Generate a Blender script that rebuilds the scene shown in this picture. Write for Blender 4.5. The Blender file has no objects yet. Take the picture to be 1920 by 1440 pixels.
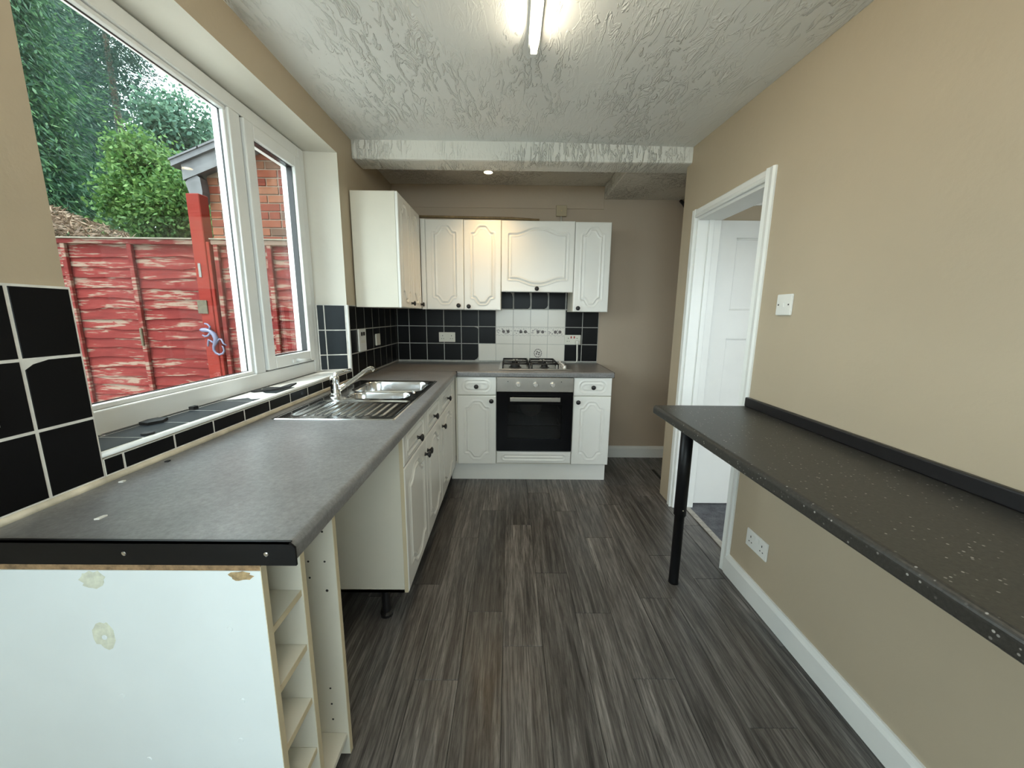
import bpy, bmesh, math, random
import numpy as np
from mathutils import Vector, Matrix
random.seed(7); rng = np.random.default_rng(7)
scene = bpy.context.scene
COL = scene.collection
PI = math.pi

# ------------------------------------------------------------------ camera
F_PX, PITCH, YAW, ROLL, CAM_H = 712.455, 0.1790, -0.0068, 0.0104, 1.3384
cam_d = bpy.data.cameras.new('camera'); cam = bpy.data.objects.new('camera', cam_d); COL.objects.link(cam)
cam_d.sensor_width = 36; cam_d.sensor_fit = 'HORIZONTAL'; cam_d.lens = F_PX / 1920 * 36; cam_d.clip_start = 0.02
_right = Vector((1, 0, 0)); _fwd = Vector((0, math.cos(PITCH), -math.sin(PITCH))); _up = Vector((0, math.sin(PITCH), math.cos(PITCH)))
_Z = Matrix.Rotation(YAW, 3, 'Z'); _right, _fwd, _up = _Z @ _right, _Z @ _fwd, _Z @ _up
_r = math.cos(ROLL) * _right + math.sin(ROLL) * _up; _u = -math.sin(ROLL) * _right + math.cos(ROLL) * _up
M = Matrix((_r, _u, -_fwd)).transposed().to_4x4(); M.translation = (0, 0, CAM_H); cam.matrix_world = M
scene.camera = cam

# ------------------------------------------------------------------ world, sun, portals, exposure
SKY = 6.0; SUN = 4.0; TUBE = 20.0; SPOT = 17.0
scene.view_settings.view_transform = 'Standard'; scene.view_settings.look = 'None'
scene.view_settings.gamma = 1.0; scene.view_settings.use_curve_mapping = False
scene.view_settings.exposure = 0.42
world = bpy.data.worlds.new('hazy_sky'); scene.world = world; world.use_nodes = True
bg = world.node_tree.nodes['Background']; bg.inputs[0].default_value = (0.84, 0.95, 1.0, 1); bg.inputs[1].default_value = SKY
sun_d = bpy.data.lights.new('sun', 'SUN'); sun_d.energy = SUN; sun_d.angle = math.radians(0.8); sun_d.color = (1.0, 0.94, 0.84)
sun = bpy.data.objects.new('sun', sun_d); COL.objects.link(sun)
sun.rotation_euler = Vector((0.20, 0.40, -0.89)).to_track_quat('-Z', 'Y').to_euler()
def portal(name, loc, direction, sx, sy):
    d = bpy.data.lights.new(name, 'AREA'); d.shape = 'RECTANGLE'; d.size = sx; d.size_y = sy; d.cycles.is_portal = True
    o = bpy.data.objects.new(name, d); COL.objects.link(o); o.location = loc
    o.rotation_euler = Vector(direction).to_track_quat('-Z', 'Z').to_euler()
portal('portal_kitchen_window', (-1.29, 1.68, 1.63), (1, 0, 0), 1.5, 1.3)
portal('portal_added_door', (-1.29, -0.775, 1.03), (1, 0, 0), 0.85, 2.06)
portal('portal_added_window', (0.05, -1.44, 1.66), (0, 1, 0), 2.1, 1.36)
portal('portal_next_room', (2.5, -0.29, 1.25), (0, 1, 0), 1.8, 1.7)

# ------------------------------------------------------------------ materials
def new_mat(name):
    m = bpy.data.materials.new(name); m.use_nodes = True
    nt = m.node_tree; return m, nt, nt.nodes['Principled BSDF']
def ramp(nt, pts):
    r = nt.nodes.new('ShaderNodeValToRGB'); e = r.color_ramp.elements
    while len(e) < len(pts): e.new(0.5)
    for i, (p, c) in enumerate(pts):
        e[i].position = p; e[i].color = (*c, 1) if len(c) == 3 else c
    return r
def coords(nt, scale=(1, 1, 1), kind='Object', rand=False):
    tc = nt.nodes.new('ShaderNodeTexCoord'); mp = nt.nodes.new('ShaderNodeMapping'); mp.inputs['Scale'].default_value = scale
    src = tc.outputs[kind]
    if rand:
        oi = nt.nodes.new('ShaderNodeObjectInfo'); ml = nt.nodes.new('ShaderNodeVectorMath'); ml.operation = 'SCALE'
        ml.inputs[0].default_value = (37, 53, 71); nt.links.new(oi.outputs['Random'], ml.inputs['Scale'])
        ad = nt.nodes.new('ShaderNodeVectorMath'); nt.links.new(src, ad.inputs[0]); nt.links.new(ml.outputs[0], ad.inputs[1]); src = ad.outputs[0]
    nt.links.new(src, mp.inputs[0]); return mp.outputs[0]
def noise(nt, vec, scale, detail=4, rough=0.55, dist=0.0):
    n = nt.nodes.new('ShaderNodeTexNoise'); n.inputs['Scale'].default_value = scale; n.inputs['Detail'].default_value = detail
    n.inputs['Roughness'].default_value = rough; n.inputs['Distortion'].default_value = dist
    nt.links.new(vec, n.inputs['Vector']); return n.outputs['Fac']
def bump(nt, b, fac, strength, dist):
    n = nt.nodes.new('ShaderNodeBump'); n.inputs['Strength'].default_value = strength; n.inputs['Distance'].default_value = dist
    nt.links.new(fac, n.inputs['Height']); nt.links.new(n.outputs[0], b.inputs['Normal']); return n
def mixc(nt, fac, a, b, mode='MIX'):
    n = nt.nodes.new('ShaderNodeMix'); n.data_type = 'RGBA'; n.blend_type = mode
    for sock, val in ((n.inputs[0], fac), (n.inputs[6], a), (n.inputs[7], b)):
        if isinstance(val, bpy.types.NodeSocket): nt.links.new(val, sock)
        elif isinstance(val, (int, float)): sock.default_value = val
        else: sock.default_value = (*val, 1)
    return n.outputs[2]
def plain(name, col, rough=0.5, metal=0.0, var=0.06, nscale=6, bstr=0.0, bscale=60, bdist=0.002, spec=0.5, coat=0.0):
    m, nt, b = new_mat(name)
    b.inputs['Roughness'].default_value = rough; b.inputs['Metallic'].default_value = metal
    b.inputs['Specular IOR Level'].default_value = spec; b.inputs['Coat Weight'].default_value = coat
    v = coords(nt); f = noise(nt, v, nscale)
    r = ramp(nt, [(0.3, tuple(c * (1 - var) for c in col)), (0.7, tuple(min(1, c * (1 + var)) for c in col))])
    nt.links.new(f, r.inputs[0]); nt.links.new(r.outputs[0], b.inputs['Base Color'])
    if bstr: bump(nt, b, noise(nt, v, bscale), bstr, bdist)
    return m
MT = {}
MT['wall'] = plain('magnolia_paint', (0.475, 0.393, 0.283), 0.55, var=0.03, nscale=2, bstr=0.25, bscale=35, bdist=0.004)
MT['wall_back'] = plain('beige_paint', (0.50, 0.405, 0.31), 0.6, var=0.03, nscale=2, bstr=0.25, bscale=35, bdist=0.004)
MT['reveal'] = plain('pale_paint_baked_light', (0.78, 0.755, 0.68), 0.55, var=0.03, nscale=3, bstr=0.25, bscale=30, bdist=0.004)  # window light put into the reveal colour; plain pale paint next door
MT['white_gloss'] = plain('white_gloss_paint', (0.80, 0.80, 0.77), 0.3, var=0.02, bstr=0.08, bscale=20, bdist=0.003)
MT['upvc'] = plain('white_upvc', (0.82, 0.84, 0.84), 0.25, var=0.02)
MT['door_vinyl'] = plain('cabinet_vinyl_white', (0.86, 0.845, 0.80), 0.24, var=0.02, nscale=4)
MT['carcass'] = plain('carcass_melamine', (0.74, 0.70, 0.60), 0.4, var=0.02)
MT['carcass_edge'] = plain('edge_tape_cream', (0.66, 0.56, 0.38), 0.5, var=0.05)
MT['chipboard'] = plain('chipboard_edge', (0.30, 0.19, 0.10), 0.9, var=0.4, nscale=80, bstr=0.6, bscale=120)
MT['end_panel'] = plain('end_panel_melamine', (0.82, 0.88, 0.90), 0.3, var=0.02)
MT['glue'] = plain('old_glue', (0.72, 0.74, 0.62), 0.5, var=0.2, nscale=50)
MT['glue_brown'] = plain('torn_brown_glue', (0.42, 0.30, 0.16), 0.8, var=0.5, nscale=70)
MT['black'] = plain('black_plastic', (0.012, 0.011, 0.012), 0.35, var=0.1)
MT['black_gloss'] = plain('black_glass', (0.003, 0.003, 0.004), 0.12, var=0.1, spec=0.2)
MT['black_metal'] = plain('black_painted_metal', (0.006, 0.006, 0.007), 0.4, var=0.1, spec=0.25)
MT['enamel'] = plain('grey_oven_enamel', (0.16, 0.16, 0.165), 0.35, var=0.1)
MT['cast_iron'] = plain('cast_iron', (0.012, 0.012, 0.013), 0.55, var=0.2, bstr=0.2, bscale=200)
MT['steel'] = plain('brushed_steel', (0.46, 0.44, 0.41), 0.30, 1.0, var=0.04, nscale=20)
MT['chrome'] = plain('chrome', (0.82, 0.83, 0.84), 0.08, 1.0, var=0.02)
MT['silver_knob'] = plain('silver_knob', (0.72, 0.70, 0.67), 0.3, 0.7, var=0.03)
MT['grout'] = plain('white_grout', (0.74, 0.73, 0.69), 0.8, var=0.12, nscale=25)
MT['grout_dull'] = plain('dull_grout', (0.42, 0.41, 0.38), 0.8, var=0.15, nscale=25)
MT['tile_trim'] = plain('white_tile_trim', (0.86, 0.86, 0.84), 0.35, var=0.04)
MT['sealant'] = plain('stained_sealant', (0.52, 0.44, 0.32), 0.6, var=0.25, nscale=15)
MT['tile_black'] = plain('black_glazed_tile', (0.0055, 0.0052, 0.0055), 0.30, var=0.15, nscale=4, bstr=0.05, bscale=15, bdist=0.002, spec=0.13)
MT['tile_sill'] = plain('slate_blue_tile', (0.017, 0.023, 0.028), 0.36, var=0.2, nscale=6, spec=0.16)
MT['tile_bare'] = plain('bare_white_sill_tile', (0.80, 0.80, 0.78), 0.25, var=0.04)
MT['tile_white'] = plain('white_glazed_tile', (0.74, 0.70, 0.63), 0.22, var=0.03)
MT['print'] = plain('grey_tile_print', (0.14, 0.115, 0.11), 0.4, var=0.3, nscale=90)
MT['print_light'] = plain('pale_tile_print', (0.36, 0.33, 0.31), 0.4, var=0.3, nscale=90)
MT['socket'] = plain('socket_plastic', (0.74, 0.71, 0.62), 0.3, var=0.02)
MT['socket_white'] = plain('socket_plastic_white', (0.80, 0.79, 0.75), 0.3, var=0.02)
MT['junction'] = plain('yellowed_plastic', (0.46, 0.38, 0.25), 0.5)
MT['pin_hole'] = plain('dark_slot', (0.02, 0.018, 0.015), 0.6)
MT['red'] = plain('red_switch', (0.42, 0.03, 0.02), 0.3)
MT['cable'] = plain('white_cable', (0.72, 0.69, 0.62), 0.4)
MT['wood_trunk'] = plain('bare_timber_strip', (0.36, 0.25, 0.13), 0.7, var=0.25, nscale=20)
MT['brass'] = plain('worn_brass', (0.62, 0.50, 0.30), 0.3, 1.0)
MT['threshold'] = plain('threshold_metal', (0.40, 0.37, 0.33), 0.4, 0.7, var=0.25, nscale=40)
MT['flake'] = plain('black_flake', (0.012, 0.012, 0.013), 0.7, bstr=0.5, bscale=80)
MT['crumb'] = plain('white_crumb', (0.78, 0.76, 0.70), 0.7)
MT['slate_roof'] = plain('slate_grey_roof', (0.075, 0.077, 0.085), 0.6, var=0.3, nscale=8)
MT['lead'] = plain('weathered_barge_board', (0.085, 0.087, 0.092), 0.6, var=0.3, nscale=8)
MT['mortar'] = plain('mortar', (0.19, 0.15, 0.115), 0.9, var=0.2, nscale=30, spec=0.1)
MT['bark'] = plain('bark', (0.06, 0.045, 0.03), 0.9, var=0.4, nscale=12)
MT['bounce_slab'] = plain('pale_bounce_concrete', (0.48, 0.46, 0.42), 0.9, var=0.12, nscale=4)
MT['blocker_brick'] = plain('sky_blocker_brick', (0.22, 0.10, 0.07), 0.9, var=0.2, nscale=10)
MT['soil'] = plain('garden_ground', (0.10, 0.09, 0.06), 0.95, var=0.4, nscale=3)
MT['pale_wood'] = plain('bare_weathered_wood', (0.15, 0.135, 0.105), 0.85, var=0.25, nscale=15)
MT['galv'] = plain('galvanised_bracket', (0.13, 0.125, 0.115), 0.5, 0.3, var=0.2, nscale=30)
MT['rust_latch'] = plain('tarnished_latch', (0.065, 0.052, 0.03), 0.6, 0.3, var=0.3, nscale=40)

def mat_ceiling(name, col, sc, strength, dist, dist_noise=1.4, ridge=9):
    m, nt, b = new_mat(name); b.inputs['Base Color'].default_value = (*col, 1); b.inputs['Roughness'].default_value = 0.5
    v = coords(nt, sc); n1 = noise(nt, v, ridge, 3, 0.6, dist_noise)
    r = ramp(nt, [(0.50, (0, 0, 0)), (0.57, (1, 1, 1)), (0.66, (0.45, 0.45, 0.45))]); nt.links.new(n1, r.inputs[0])
    n2 = noise(nt, coords(nt), 2.2, 2); r2 = ramp(nt, [(0.42, (0.06, 0.06, 0.06)), (0.62, (1, 1, 1))]); nt.links.new(n2, r2.inputs[0])
    mu = nt.nodes.new('ShaderNodeMath'); mu.operation = 'MULTIPLY'; nt.links.new(r.outputs[0], mu.inputs[0]); nt.links.new(r2.outputs[0], mu.inputs[1])
    bump(nt, b, mu.outputs[0], strength, dist); return m
MT['ceiling'] = mat_ceiling('textured_ceiling_paint', (0.86, 0.87, 0.86), (2.6, 0.75, 1.0), 0.8, 0.010)
MT['beam'] = mat_ceiling('combed_beam_paint', (0.84, 0.83, 0.78), (5.0, 1.0, 1.2), 0.9, 0.012, 1.0, 8)
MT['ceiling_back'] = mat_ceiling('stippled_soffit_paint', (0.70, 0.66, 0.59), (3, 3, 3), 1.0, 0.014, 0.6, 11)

def mat_plank():
    m, nt, b = new_mat('dark_oak_vinyl'); b.inputs['Roughness'].default_value = 0.36
    oi = nt.nodes.new('ShaderNodeObjectInfo')
    v = coords(nt, (24, 1.3, 1), rand=True); f = noise(nt, v, 1.0, 8, 0.70, 1.6)
    v2 = coords(nt, (170, 7, 1), rand=True); f2 = noise(nt, v2, 1.0, 4, 0.7, 0.5)
    r = ramp(nt, [(0.30, (0.034, 0.031, 0.030)), (0.45, (0.098, 0.090, 0.086)), (0.58, (0.18, 0.168, 0.160)), (0.72, (0.31, 0.292, 0.280))]); nt.links.new(f, r.inputs[0])
    r2 = ramp(nt, [(0.38, (0.30, 0.30, 0.30)), (0.56, (1, 1, 1))]); nt.links.new(f2, r2.inputs[0])
    c = mixc(nt, 0.75, r.outputs[0], r2.outputs[0], 'MULTIPLY')
    rt = ramp(nt, [(0.0, (0.66, 0.65, 0.64)), (0.5, (1.0, 0.98, 0.96)), (1.0, (1.38, 1.35, 1.31))]); nt.links.new(oi.outputs['Random'], rt.inputs[0])
    c = mixc(nt, 1.0, c, rt.outputs[0], 'MULTIPLY'); nt.links.new(c, b.inputs['Base Color'])
    v3 = coords(nt, (8, 3.5, 1), rand=True); f3 = noise(nt, v3, 1.0, 4)
    rr = ramp(nt, [(0.3, (0.28, 0.28, 0.28)), (0.7, (0.48, 0.48, 0.48))]); nt.links.new(f3, rr.inputs[0]); nt.links.new(rr.outputs[0], b.inputs['Roughness'])
    bump(nt, b, f2, 0.15, 0.002); return m
MT['plank'] = mat_plank()
MT['joint'] = plain('plank_joint', (0.018, 0.017, 0.016), 0.7)
def mat_worktop():
    m, nt, b = new_mat('grey_mottled_laminate'); v = coords(nt); f = noise(nt, v, 90, 6, 0.7); g = noise(nt, v, 7, 4)
    r = ramp(nt, [(0.35, (0.172, 0.167, 0.168)), (0.65, (0.255, 0.250, 0.252))]); nt.links.new(f, r.inputs[0])
    r2 = ramp(nt, [(0.3, (0.85, 0.85, 0.85)), (0.7, (1.1, 1.1, 1.1))]); nt.links.new(g, r2.inputs[0])
    nt.links.new(mixc(nt, 1.0, r.outputs[0], r2.outputs[0], 'MULTIPLY'), b.inputs['Base Color'])
    b.inputs['Roughness'].default_value = 0.33; bump(nt, b, f, 0.12, 0.001); return m
MT['worktop'] = mat_worktop()
def mat_bar():
    m, nt, b = new_mat('black_sparkle_laminate'); v = coords(nt)
    vo = nt.nodes.new('ShaderNodeTexVoronoi'); vo.inputs['Scale'].default_value = 75; nt.links.new(v, vo.inputs['Vector'])
    sp = ramp(nt, [(0.0, (1, 1, 1)), (0.14, (1, 1, 1)), (0.20, (0, 0, 0))]); nt.links.new(vo.outputs['Distance'], sp.inputs[0])
    wn = nt.nodes.new('ShaderNodeTexWhiteNoise'); nt.links.new(vo.outputs['Position'], wn.inputs['Vector'])
    th = ramp(nt, [(0.45, (0, 0, 0)), (1.0, (1, 1, 1))]); nt.links.new(wn.outputs['Value'], th.inputs[0])
    k = mixc(nt, 1.0, sp.outputs[0], th.outputs[0], 'MULTIPLY')
    f = noise(nt, v, 130, 3); r = ramp(nt, [(0.3, (0.026, 0.024, 0.021)), (0.7, (0.048, 0.044, 0.038))]); nt.links.new(f, r.inputs[0])
    nt.links.new(mixc(nt, k, r.outputs[0], (0.42, 0.40, 0.37)), b.inputs['Base Color'])
    b.inputs['Roughness'].default_value = 0.38; bump(nt, b, noise(nt, v, 300, 2), 0.15, 0.001); return m
MT['bar'] = mat_bar()
def mat_fence(name, peel, reds):
    m, nt, b = new_mat(name); b.inputs['Roughness'].default_value = 0.8; b.inputs['Specular IOR Level'].default_value = 0.08
    v = coords(nt, (5.0, 1, 55), rand=True); f = noise(nt, v, 1.0, 6, 0.65, 0.4)
    v2 = coords(nt, (2.2, 1, 9), rand=True); g = noise(nt, v2, 1.0, 4, 0.6)
    red = ramp(nt, [(0.25, reds[0]), (0.5, reds[1]), (0.75, reds[2])]); nt.links.new(g, red.inputs[0])
    mu = nt.nodes.new('ShaderNodeMath'); mu.operation = 'MULTIPLY'; nt.links.new(f, mu.inputs[0]); nt.links.new(g, mu.inputs[1])
    pk = ramp(nt, [(peel, (0, 0, 0)), (peel + 0.035, (1, 1, 1))]); nt.links.new(mu.outputs[0], pk.inputs[0])
    nt.links.new(mixc(nt, pk.outputs[0], red.outputs[0], (0.165, 0.115, 0.09)), b.inputs['Base Color'])
    bump(nt, b, f, 0.5, 0.004); return m
REDS = ((0.078, 0.0115, 0.011), (0.118, 0.019, 0.017), (0.138, 0.033, 0.029))
MT['slat'] = mat_fence('peeling_red_fence_paint', 0.268, REDS)
MT['post'] = mat_fence('red_post_paint', 0.42, ((0.11, 0.014, 0.010), (0.15, 0.019, 0.014), (0.135, 0.024, 0.019)))
MT['cap'] = mat_fence('worn_fence_cap', 0.20, REDS)
def mat_brick():
    m, nt, b = new_mat('red_brick'); b.inputs['Roughness'].default_value = 0.9; b.inputs['Specular IOR Level'].default_value = 0.1
    oi = nt.nodes.new('ShaderNodeObjectInfo')
    r = ramp(nt, [(0.0, (0.120, 0.030, 0.020)), (0.35, (0.155, 0.043, 0.026)), (0.65, (0.18, 0.068, 0.038)), (0.85, (0.135, 0.070, 0.044)), (1.0, (0.08, 0.045, 0.033))]); nt.links.new(oi.outputs['Random'], r.inputs[0])
    f = noise(nt, coords(nt, rand=True), 22, 5); r2 = ramp(nt, [(0.3, (0.8, 0.8, 0.8)), (0.7, (1.12, 1.12, 1.12))]); nt.links.new(f, r2.inputs[0])
    nt.links.new(mixc(nt, 1.0, r.outputs[0], r2.outputs[0], 'MULTIPLY'), b.inputs['Base Color']); bump(nt, b, f, 0.4, 0.003); return m
MT['brick'] = mat_brick()
def mat_leaf(name, cols, trans=0.3):
    m, nt, b = new_mat(name); g = nt.nodes.new('ShaderNodeNewGeometry')
    r = ramp(nt, [(i / (len(cols) - 1), tuple(q * .85 for q in c)) for i, c in enumerate(cols)]); nt.links.new(g.outputs['Random Per Island'], r.inputs[0])
    nt.links.new(r.outputs[0], b.inputs['Base Color']); b.inputs['Roughness'].default_value = 0.55; b.inputs['Specular IOR Level'].default_value = 0.2
    t = nt.nodes.new('ShaderNodeBsdfTranslucent'); nt.links.new(r.outputs[0], t.inputs['Color'])
    mx = nt.nodes.new('ShaderNodeMixShader'); mx.inputs[0].default_value = trans
    nt.links.new(b.outputs[0], mx.inputs[1]); nt.links.new(t.outputs[0], mx.inputs[2])
    nt.links.new(mx.outputs[0], nt.nodes['Material Output'].inputs['Surface']); return m
MT['conifer'] = mat_leaf('conifer_foliage', [(0.010, 0.030, 0.026), (0.018, 0.050, 0.038), (0.035, 0.085, 0.050)])
MT['conifer_mid'] = mat_leaf('mid_conifer_foliage', [(0.015, 0.045, 0.030), (0.030, 0.080, 0.042), (0.06, 0.14, 0.055)])
MT['conifer_tip'] = mat_leaf('light_conifer_foliage', [(0.03, 0.085, 0.04), (0.06, 0.14, 0.05), (0.09, 0.18, 0.065)])
MT['bush'] = mat_leaf('bright_bush_foliage', [(0.035, 0.10, 0.025), (0.08, 0.17, 0.04), (0.13, 0.22, 0.06)])
MT['far_tree'] = mat_leaf('far_tree_foliage', [(0.06, 0.13, 0.095), (0.09, 0.18, 0.12), (0.14, 0.24, 0.15)])
MT['dry'] = mat_leaf('dry_brush', [(0.09, 0.06, 0.04), (0.18, 0.12, 0.08), (0.24, 0.18, 0.12)], 0.1)
def mat_glass():
    m, nt, b = new_mat('window_glass'); nt.nodes.remove(b)
    tr = nt.nodes.new('ShaderNodeBsdfTransparent'); tr.inputs[0].default_value = (0.93, 0.96, 0.95, 1)
    gl = nt.nodes.new('ShaderNodeBsdfGlossy'); gl.inputs['Roughness'].default_value = 0.02
    lw = nt.nodes.new('ShaderNodeLayerWeight'); pw = nt.nodes.new('ShaderNodeMath'); pw.operation = 'POWER'; pw.inputs[1].default_value = 5; nt.links.new(lw.outputs['Facing'], pw.inputs[0])
    fr = nt.nodes.new('ShaderNodeMath'); fr.operation = 'MULTIPLY_ADD'; fr.inputs[1].default_value = 0.9; fr.inputs[2].default_value = 0.035; nt.links.new(pw.outputs[0], fr.inputs[0])
    mx = nt.nodes.new('ShaderNodeMixShader'); nt.links.new(fr.outputs[0], mx.inputs[0]); nt.links.new(tr.outputs[0], mx.inputs[1]); nt.links.new(gl.outputs[0], mx.inputs[2])
    nt.links.new(mx.outputs[0], nt.nodes['Material Output'].inputs['Surface']); return m
MT['glass'] = mat_glass()
def mat_oven_glass():
    m, nt, b = new_mat('smoked_oven_glass'); nt.nodes.remove(b)
    tr = nt.nodes.new('ShaderNodeBsdfTransparent'); tr.inputs[0].default_value = (0.45, 0.45, 0.45, 1)
    gl = nt.nodes.new('ShaderNodeBsdfGlossy'); gl.inputs['Roughness'].default_value = 0.05
    mx = nt.nodes.new('ShaderNodeMixShader'); mx.inputs[0].default_value = 0.03
    nt.links.new(tr.outputs[0], mx.inputs[1]); nt.links.new(gl.outputs[0], mx.inputs[2])
    nt.links.new(mx.outputs[0], nt.nodes['Material Output'].inputs['Surface']); return m
MT['oven_glass'] = mat_oven_glass()
def emit(name, col, s):
    m, nt, b = new_mat(name); b.inputs['Base Color'].default_value = (0.9, 0.9, 0.9, 1)
    b.inputs['Emission Color'].default_value = (*col, 1); b.inputs['Emission Strength'].default_value = s; return m
MT['tube'] = emit('lit_tube', (1.0, 0.88, 0.66), TUBE)
MT['bulb'] = emit('lit_lamp_lens', (1.0, 0.72, 0.36), 30.0)
def mat_carpet():
    m, nt, b = new_mat('grey_carpet'); b.inputs['Roughness'].default_value = 1.0; v = coords(nt); f = noise(nt, v, 160, 3); g = noise(nt, v, 18, 3)
    r = ramp(nt, [(0.3, (0.055, 0.058, 0.07)), (0.7, (0.20, 0.205, 0.225))]); nt.links.new(mixc(nt, 0.5, f, g), r.inputs[0]); nt.links.new(r.outputs[0], b.inputs['Base Color'])
    bump(nt, b, f, 1.0, 0.008); return m
MT['carpet'] = mat_carpet()
MT['gecko'] = plain('iridescent_metal', (0.085, 0.09, 0.15), 0.35, 0.1, var=0.35, nscale=14)
MT['steel_sink'] = plain('stainless_sink', (0.66, 0.67, 0.68), 0.16, 1.0, var=0.05, nscale=12, bstr=0.06, bscale=30, bdist=0.003)

# ------------------------------------------------------------------ builders
WPOS = {}
def props(o, label=None, cat=None, group=None, kind=None):
    if label: o['label'] = label
    if cat: o['category'] = cat
    if group: o['group'] = group
    if kind: o['kind'] = kind
    return o
def link(o, parent, wpos):
    COL.objects.link(o); WPOS[o.name] = Vector(wpos)
    if parent is not None:
        o.parent = parent; o.location = Vector(wpos) - WPOS[parent.name]
    else: o.location = wpos
    return o
def thing(name, loc, label=None, cat=None, group=None, kind=None):
    o = bpy.data.objects.new(name, None); o.empty_display_size = 0.05; link(o, None, loc); return props(o, label, cat, group, kind)
def finish(name, bm, mat, parent=None, smooth=False, label=None, cat=None, group=None, kind=None):
    me = bpy.data.meshes.new(name); bmesh.ops.recalc_face_normals(bm, faces=bm.faces)
    vs = [v.co.copy() for v in bm.verts]
    lo = Vector([min(v[i] for v in vs) for i in range(3)]); hi = Vector([max(v[i] for v in vs) for i in range(3)])
    c = Vector(((lo.x + hi.x) / 2, (lo.y + hi.y) / 2, lo.z)); bmesh.ops.translate(bm, verts=bm.verts, vec=-c)
    bm.to_mesh(me); bm.free()
    for mm in (mat if isinstance(mat, (list, tuple)) else [mat]): me.materials.append(MT[mm])
    if smooth: me.polygons.foreach_set('use_smooth', [True] * len(me.polygons))
    o = bpy.data.objects.new(name, me); link(o, parent, c); return props(o, label, cat, group, kind)
def inst(name, me, wpos, parent=None, rotz=0.0, **k):
    o = bpy.data.objects.new(name, me); link(o, parent, wpos); o.rotation_euler = (0, 0, rotz); return props(o, **k)
def bx(bm, x0, x1, y0, y1, z0, z1, bev=0.0, seg=1):
    r = bmesh.ops.create_cube(bm, size=1.0); vs = r['verts']
    for v in vs: v.co = Vector(((x0 + x1) / 2 + v.co.x * (x1 - x0), (y0 + y1) / 2 + v.co.y * (y1 - y0), (z0 + z1) / 2 + v.co.z * (z1 - z0)))
    if bev:
        es = list({e for v in vs for e in v.link_edges}); bmesh.ops.bevel(bm, geom=es, offset=bev, segments=seg, affect='EDGES', profile=0.5)
def box(name, x0, x1, y0, y1, z0, z1, mat, parent=None, bev=0.0, seg=1, **k):
    bm = bmesh.new(); bx(bm, x0, x1, y0, y1, z0, z1, bev, seg); return finish(name, bm, mat, parent, **k)
def prism(bm, pts, O, U, V, N, t):
    """polygon pts (u,v) in plane O,U,V extruded by t along N"""
    O, U, V, N = map(Vector, (O, U, V, N)); a = [bm.verts.new(O + U * p[0] + V * p[1]) for p in pts]; b = [bm.verts.new(O + U * p[0] + V * p[1] + N * t) for p in pts]
    bm.faces.new(a); bm.faces.new(b[::-1]); n = len(pts)
    for i in range(n): bm.faces.new((a[i], a[(i + 1) % n], b[(i + 1) % n], b[i]))
def tube(bm, pts, radii, seg=8, caps=True, closed=False):
    pts = [Vector(p) for p in pts]; n = len(pts); radii = radii if isinstance(radii, (list, tuple)) else [radii] * n
    rings = []; prev = None
    for i, p in enumerate(pts):
        if closed: t = pts[(i + 1) % n] - pts[i - 1]
        else: t = pts[min(i + 1, n - 1)] - pts[max(i - 1, 0)]
        t.normalize()
        if prev is None: a = t.orthogonal().normalized()
        else: a = (prev - t * prev.dot(t)).normalized()
        prev = a; b = t.cross(a)
        rings.append([bm.verts.new(p + (a * math.cos(2 * PI * k / seg) + b * math.sin(2 * PI * k / seg)) * radii[i]) for k in range(seg)])
    for i in range(n if closed else n - 1):
        A, B = rings[i], rings[(i + 1) % n]
        for k in range(seg): bm.faces.new((A[k], A[(k + 1) % seg], B[(k + 1) % seg], B[k]))
    if caps and not closed: bm.faces.new(rings[0][::-1]); bm.faces.new(rings[-1])
def lathe(bm, prof, O, axis, seg=20):
    """prof: list of (radius, distance along axis)"""
    O = Vector(O); ax = Vector(axis).normalized(); a = ax.orthogonal().normalized(); b = ax.cross(a); rings = []
    for r, d in prof:
        rings.append([bm.verts.new(O + ax * d + (a * math.cos(2 * PI * k / seg) + b * math.sin(2 * PI * k / seg)) * max(r, 1e-5)) for k in range(seg)])
    for A, B in zip(rings, rings[1:]):
        for k in range(seg): bm.faces.new((A[k], A[(k + 1) % seg], B[(k + 1) % seg], B[k]))
    bm.faces.new(rings[0][::-1]); bm.faces.new(rings[-1])
def lathe_obj(name, prof, O, axis, mat, parent=None, seg=20, **k):
    bm = bmesh.new(); lathe(bm, prof, O, axis, seg); return finish(name, bm, mat, parent, smooth=False, **k)
def tube_obj(name, pts, radii, mat, parent=None, seg=8, closed=False, **k):
    bm = bmesh.new(); tube(bm, pts, radii, seg, True, closed); return finish(name, bm, mat, parent, smooth=True, **k)
def grid_mesh(name, xs, zs, Y, mat, thick_back=0.0, smooth=True):
    """front face heightfield Y[z,x] (points x,Y,z), back plane y=thick_back, closed"""
    nx, nz = len(xs), len(zs); X, Z = np.meshgrid(xs, zs); front = np.stack([X, Y, Z], -1).reshape(-1, 3)
    idx = np.arange(nx * nz).reshape(nz, nx)
    f = np.stack([idx[:-1, :-1], idx[:-1, 1:], idx[1:, 1:], idx[1:, :-1]], -1).reshape(-1, 4).tolist()
    border = list(idx[0, :]) + list(idx[1:, -1]) + list(idx[-1, -2::-1]) + list(idx[-2:0:-1, 0])
    back = front[border].copy(); back[:, 1] = thick_back; n0 = len(front); nb = len(border)
    for i in range(nb):
        j = (i + 1) % nb; f.append([int(border[j]), int(border[i]), n0 + i, n0 + j])
    f.append([n0 + i for i in range(nb - 1, -1, -1)])
    me = bpy.data.meshes.new(name); me.from_pydata(np.vstack([front, back]).tolist(), [], [list(map(int, q)) for q in f]); me.materials.append(MT[mat])
    fl = np.zeros(len(f), bool); fl[:(nx - 1) * (nz - 1)] = smooth; me.polygons.foreach_set('use_smooth', fl.tolist()); me.update(); return me

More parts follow.
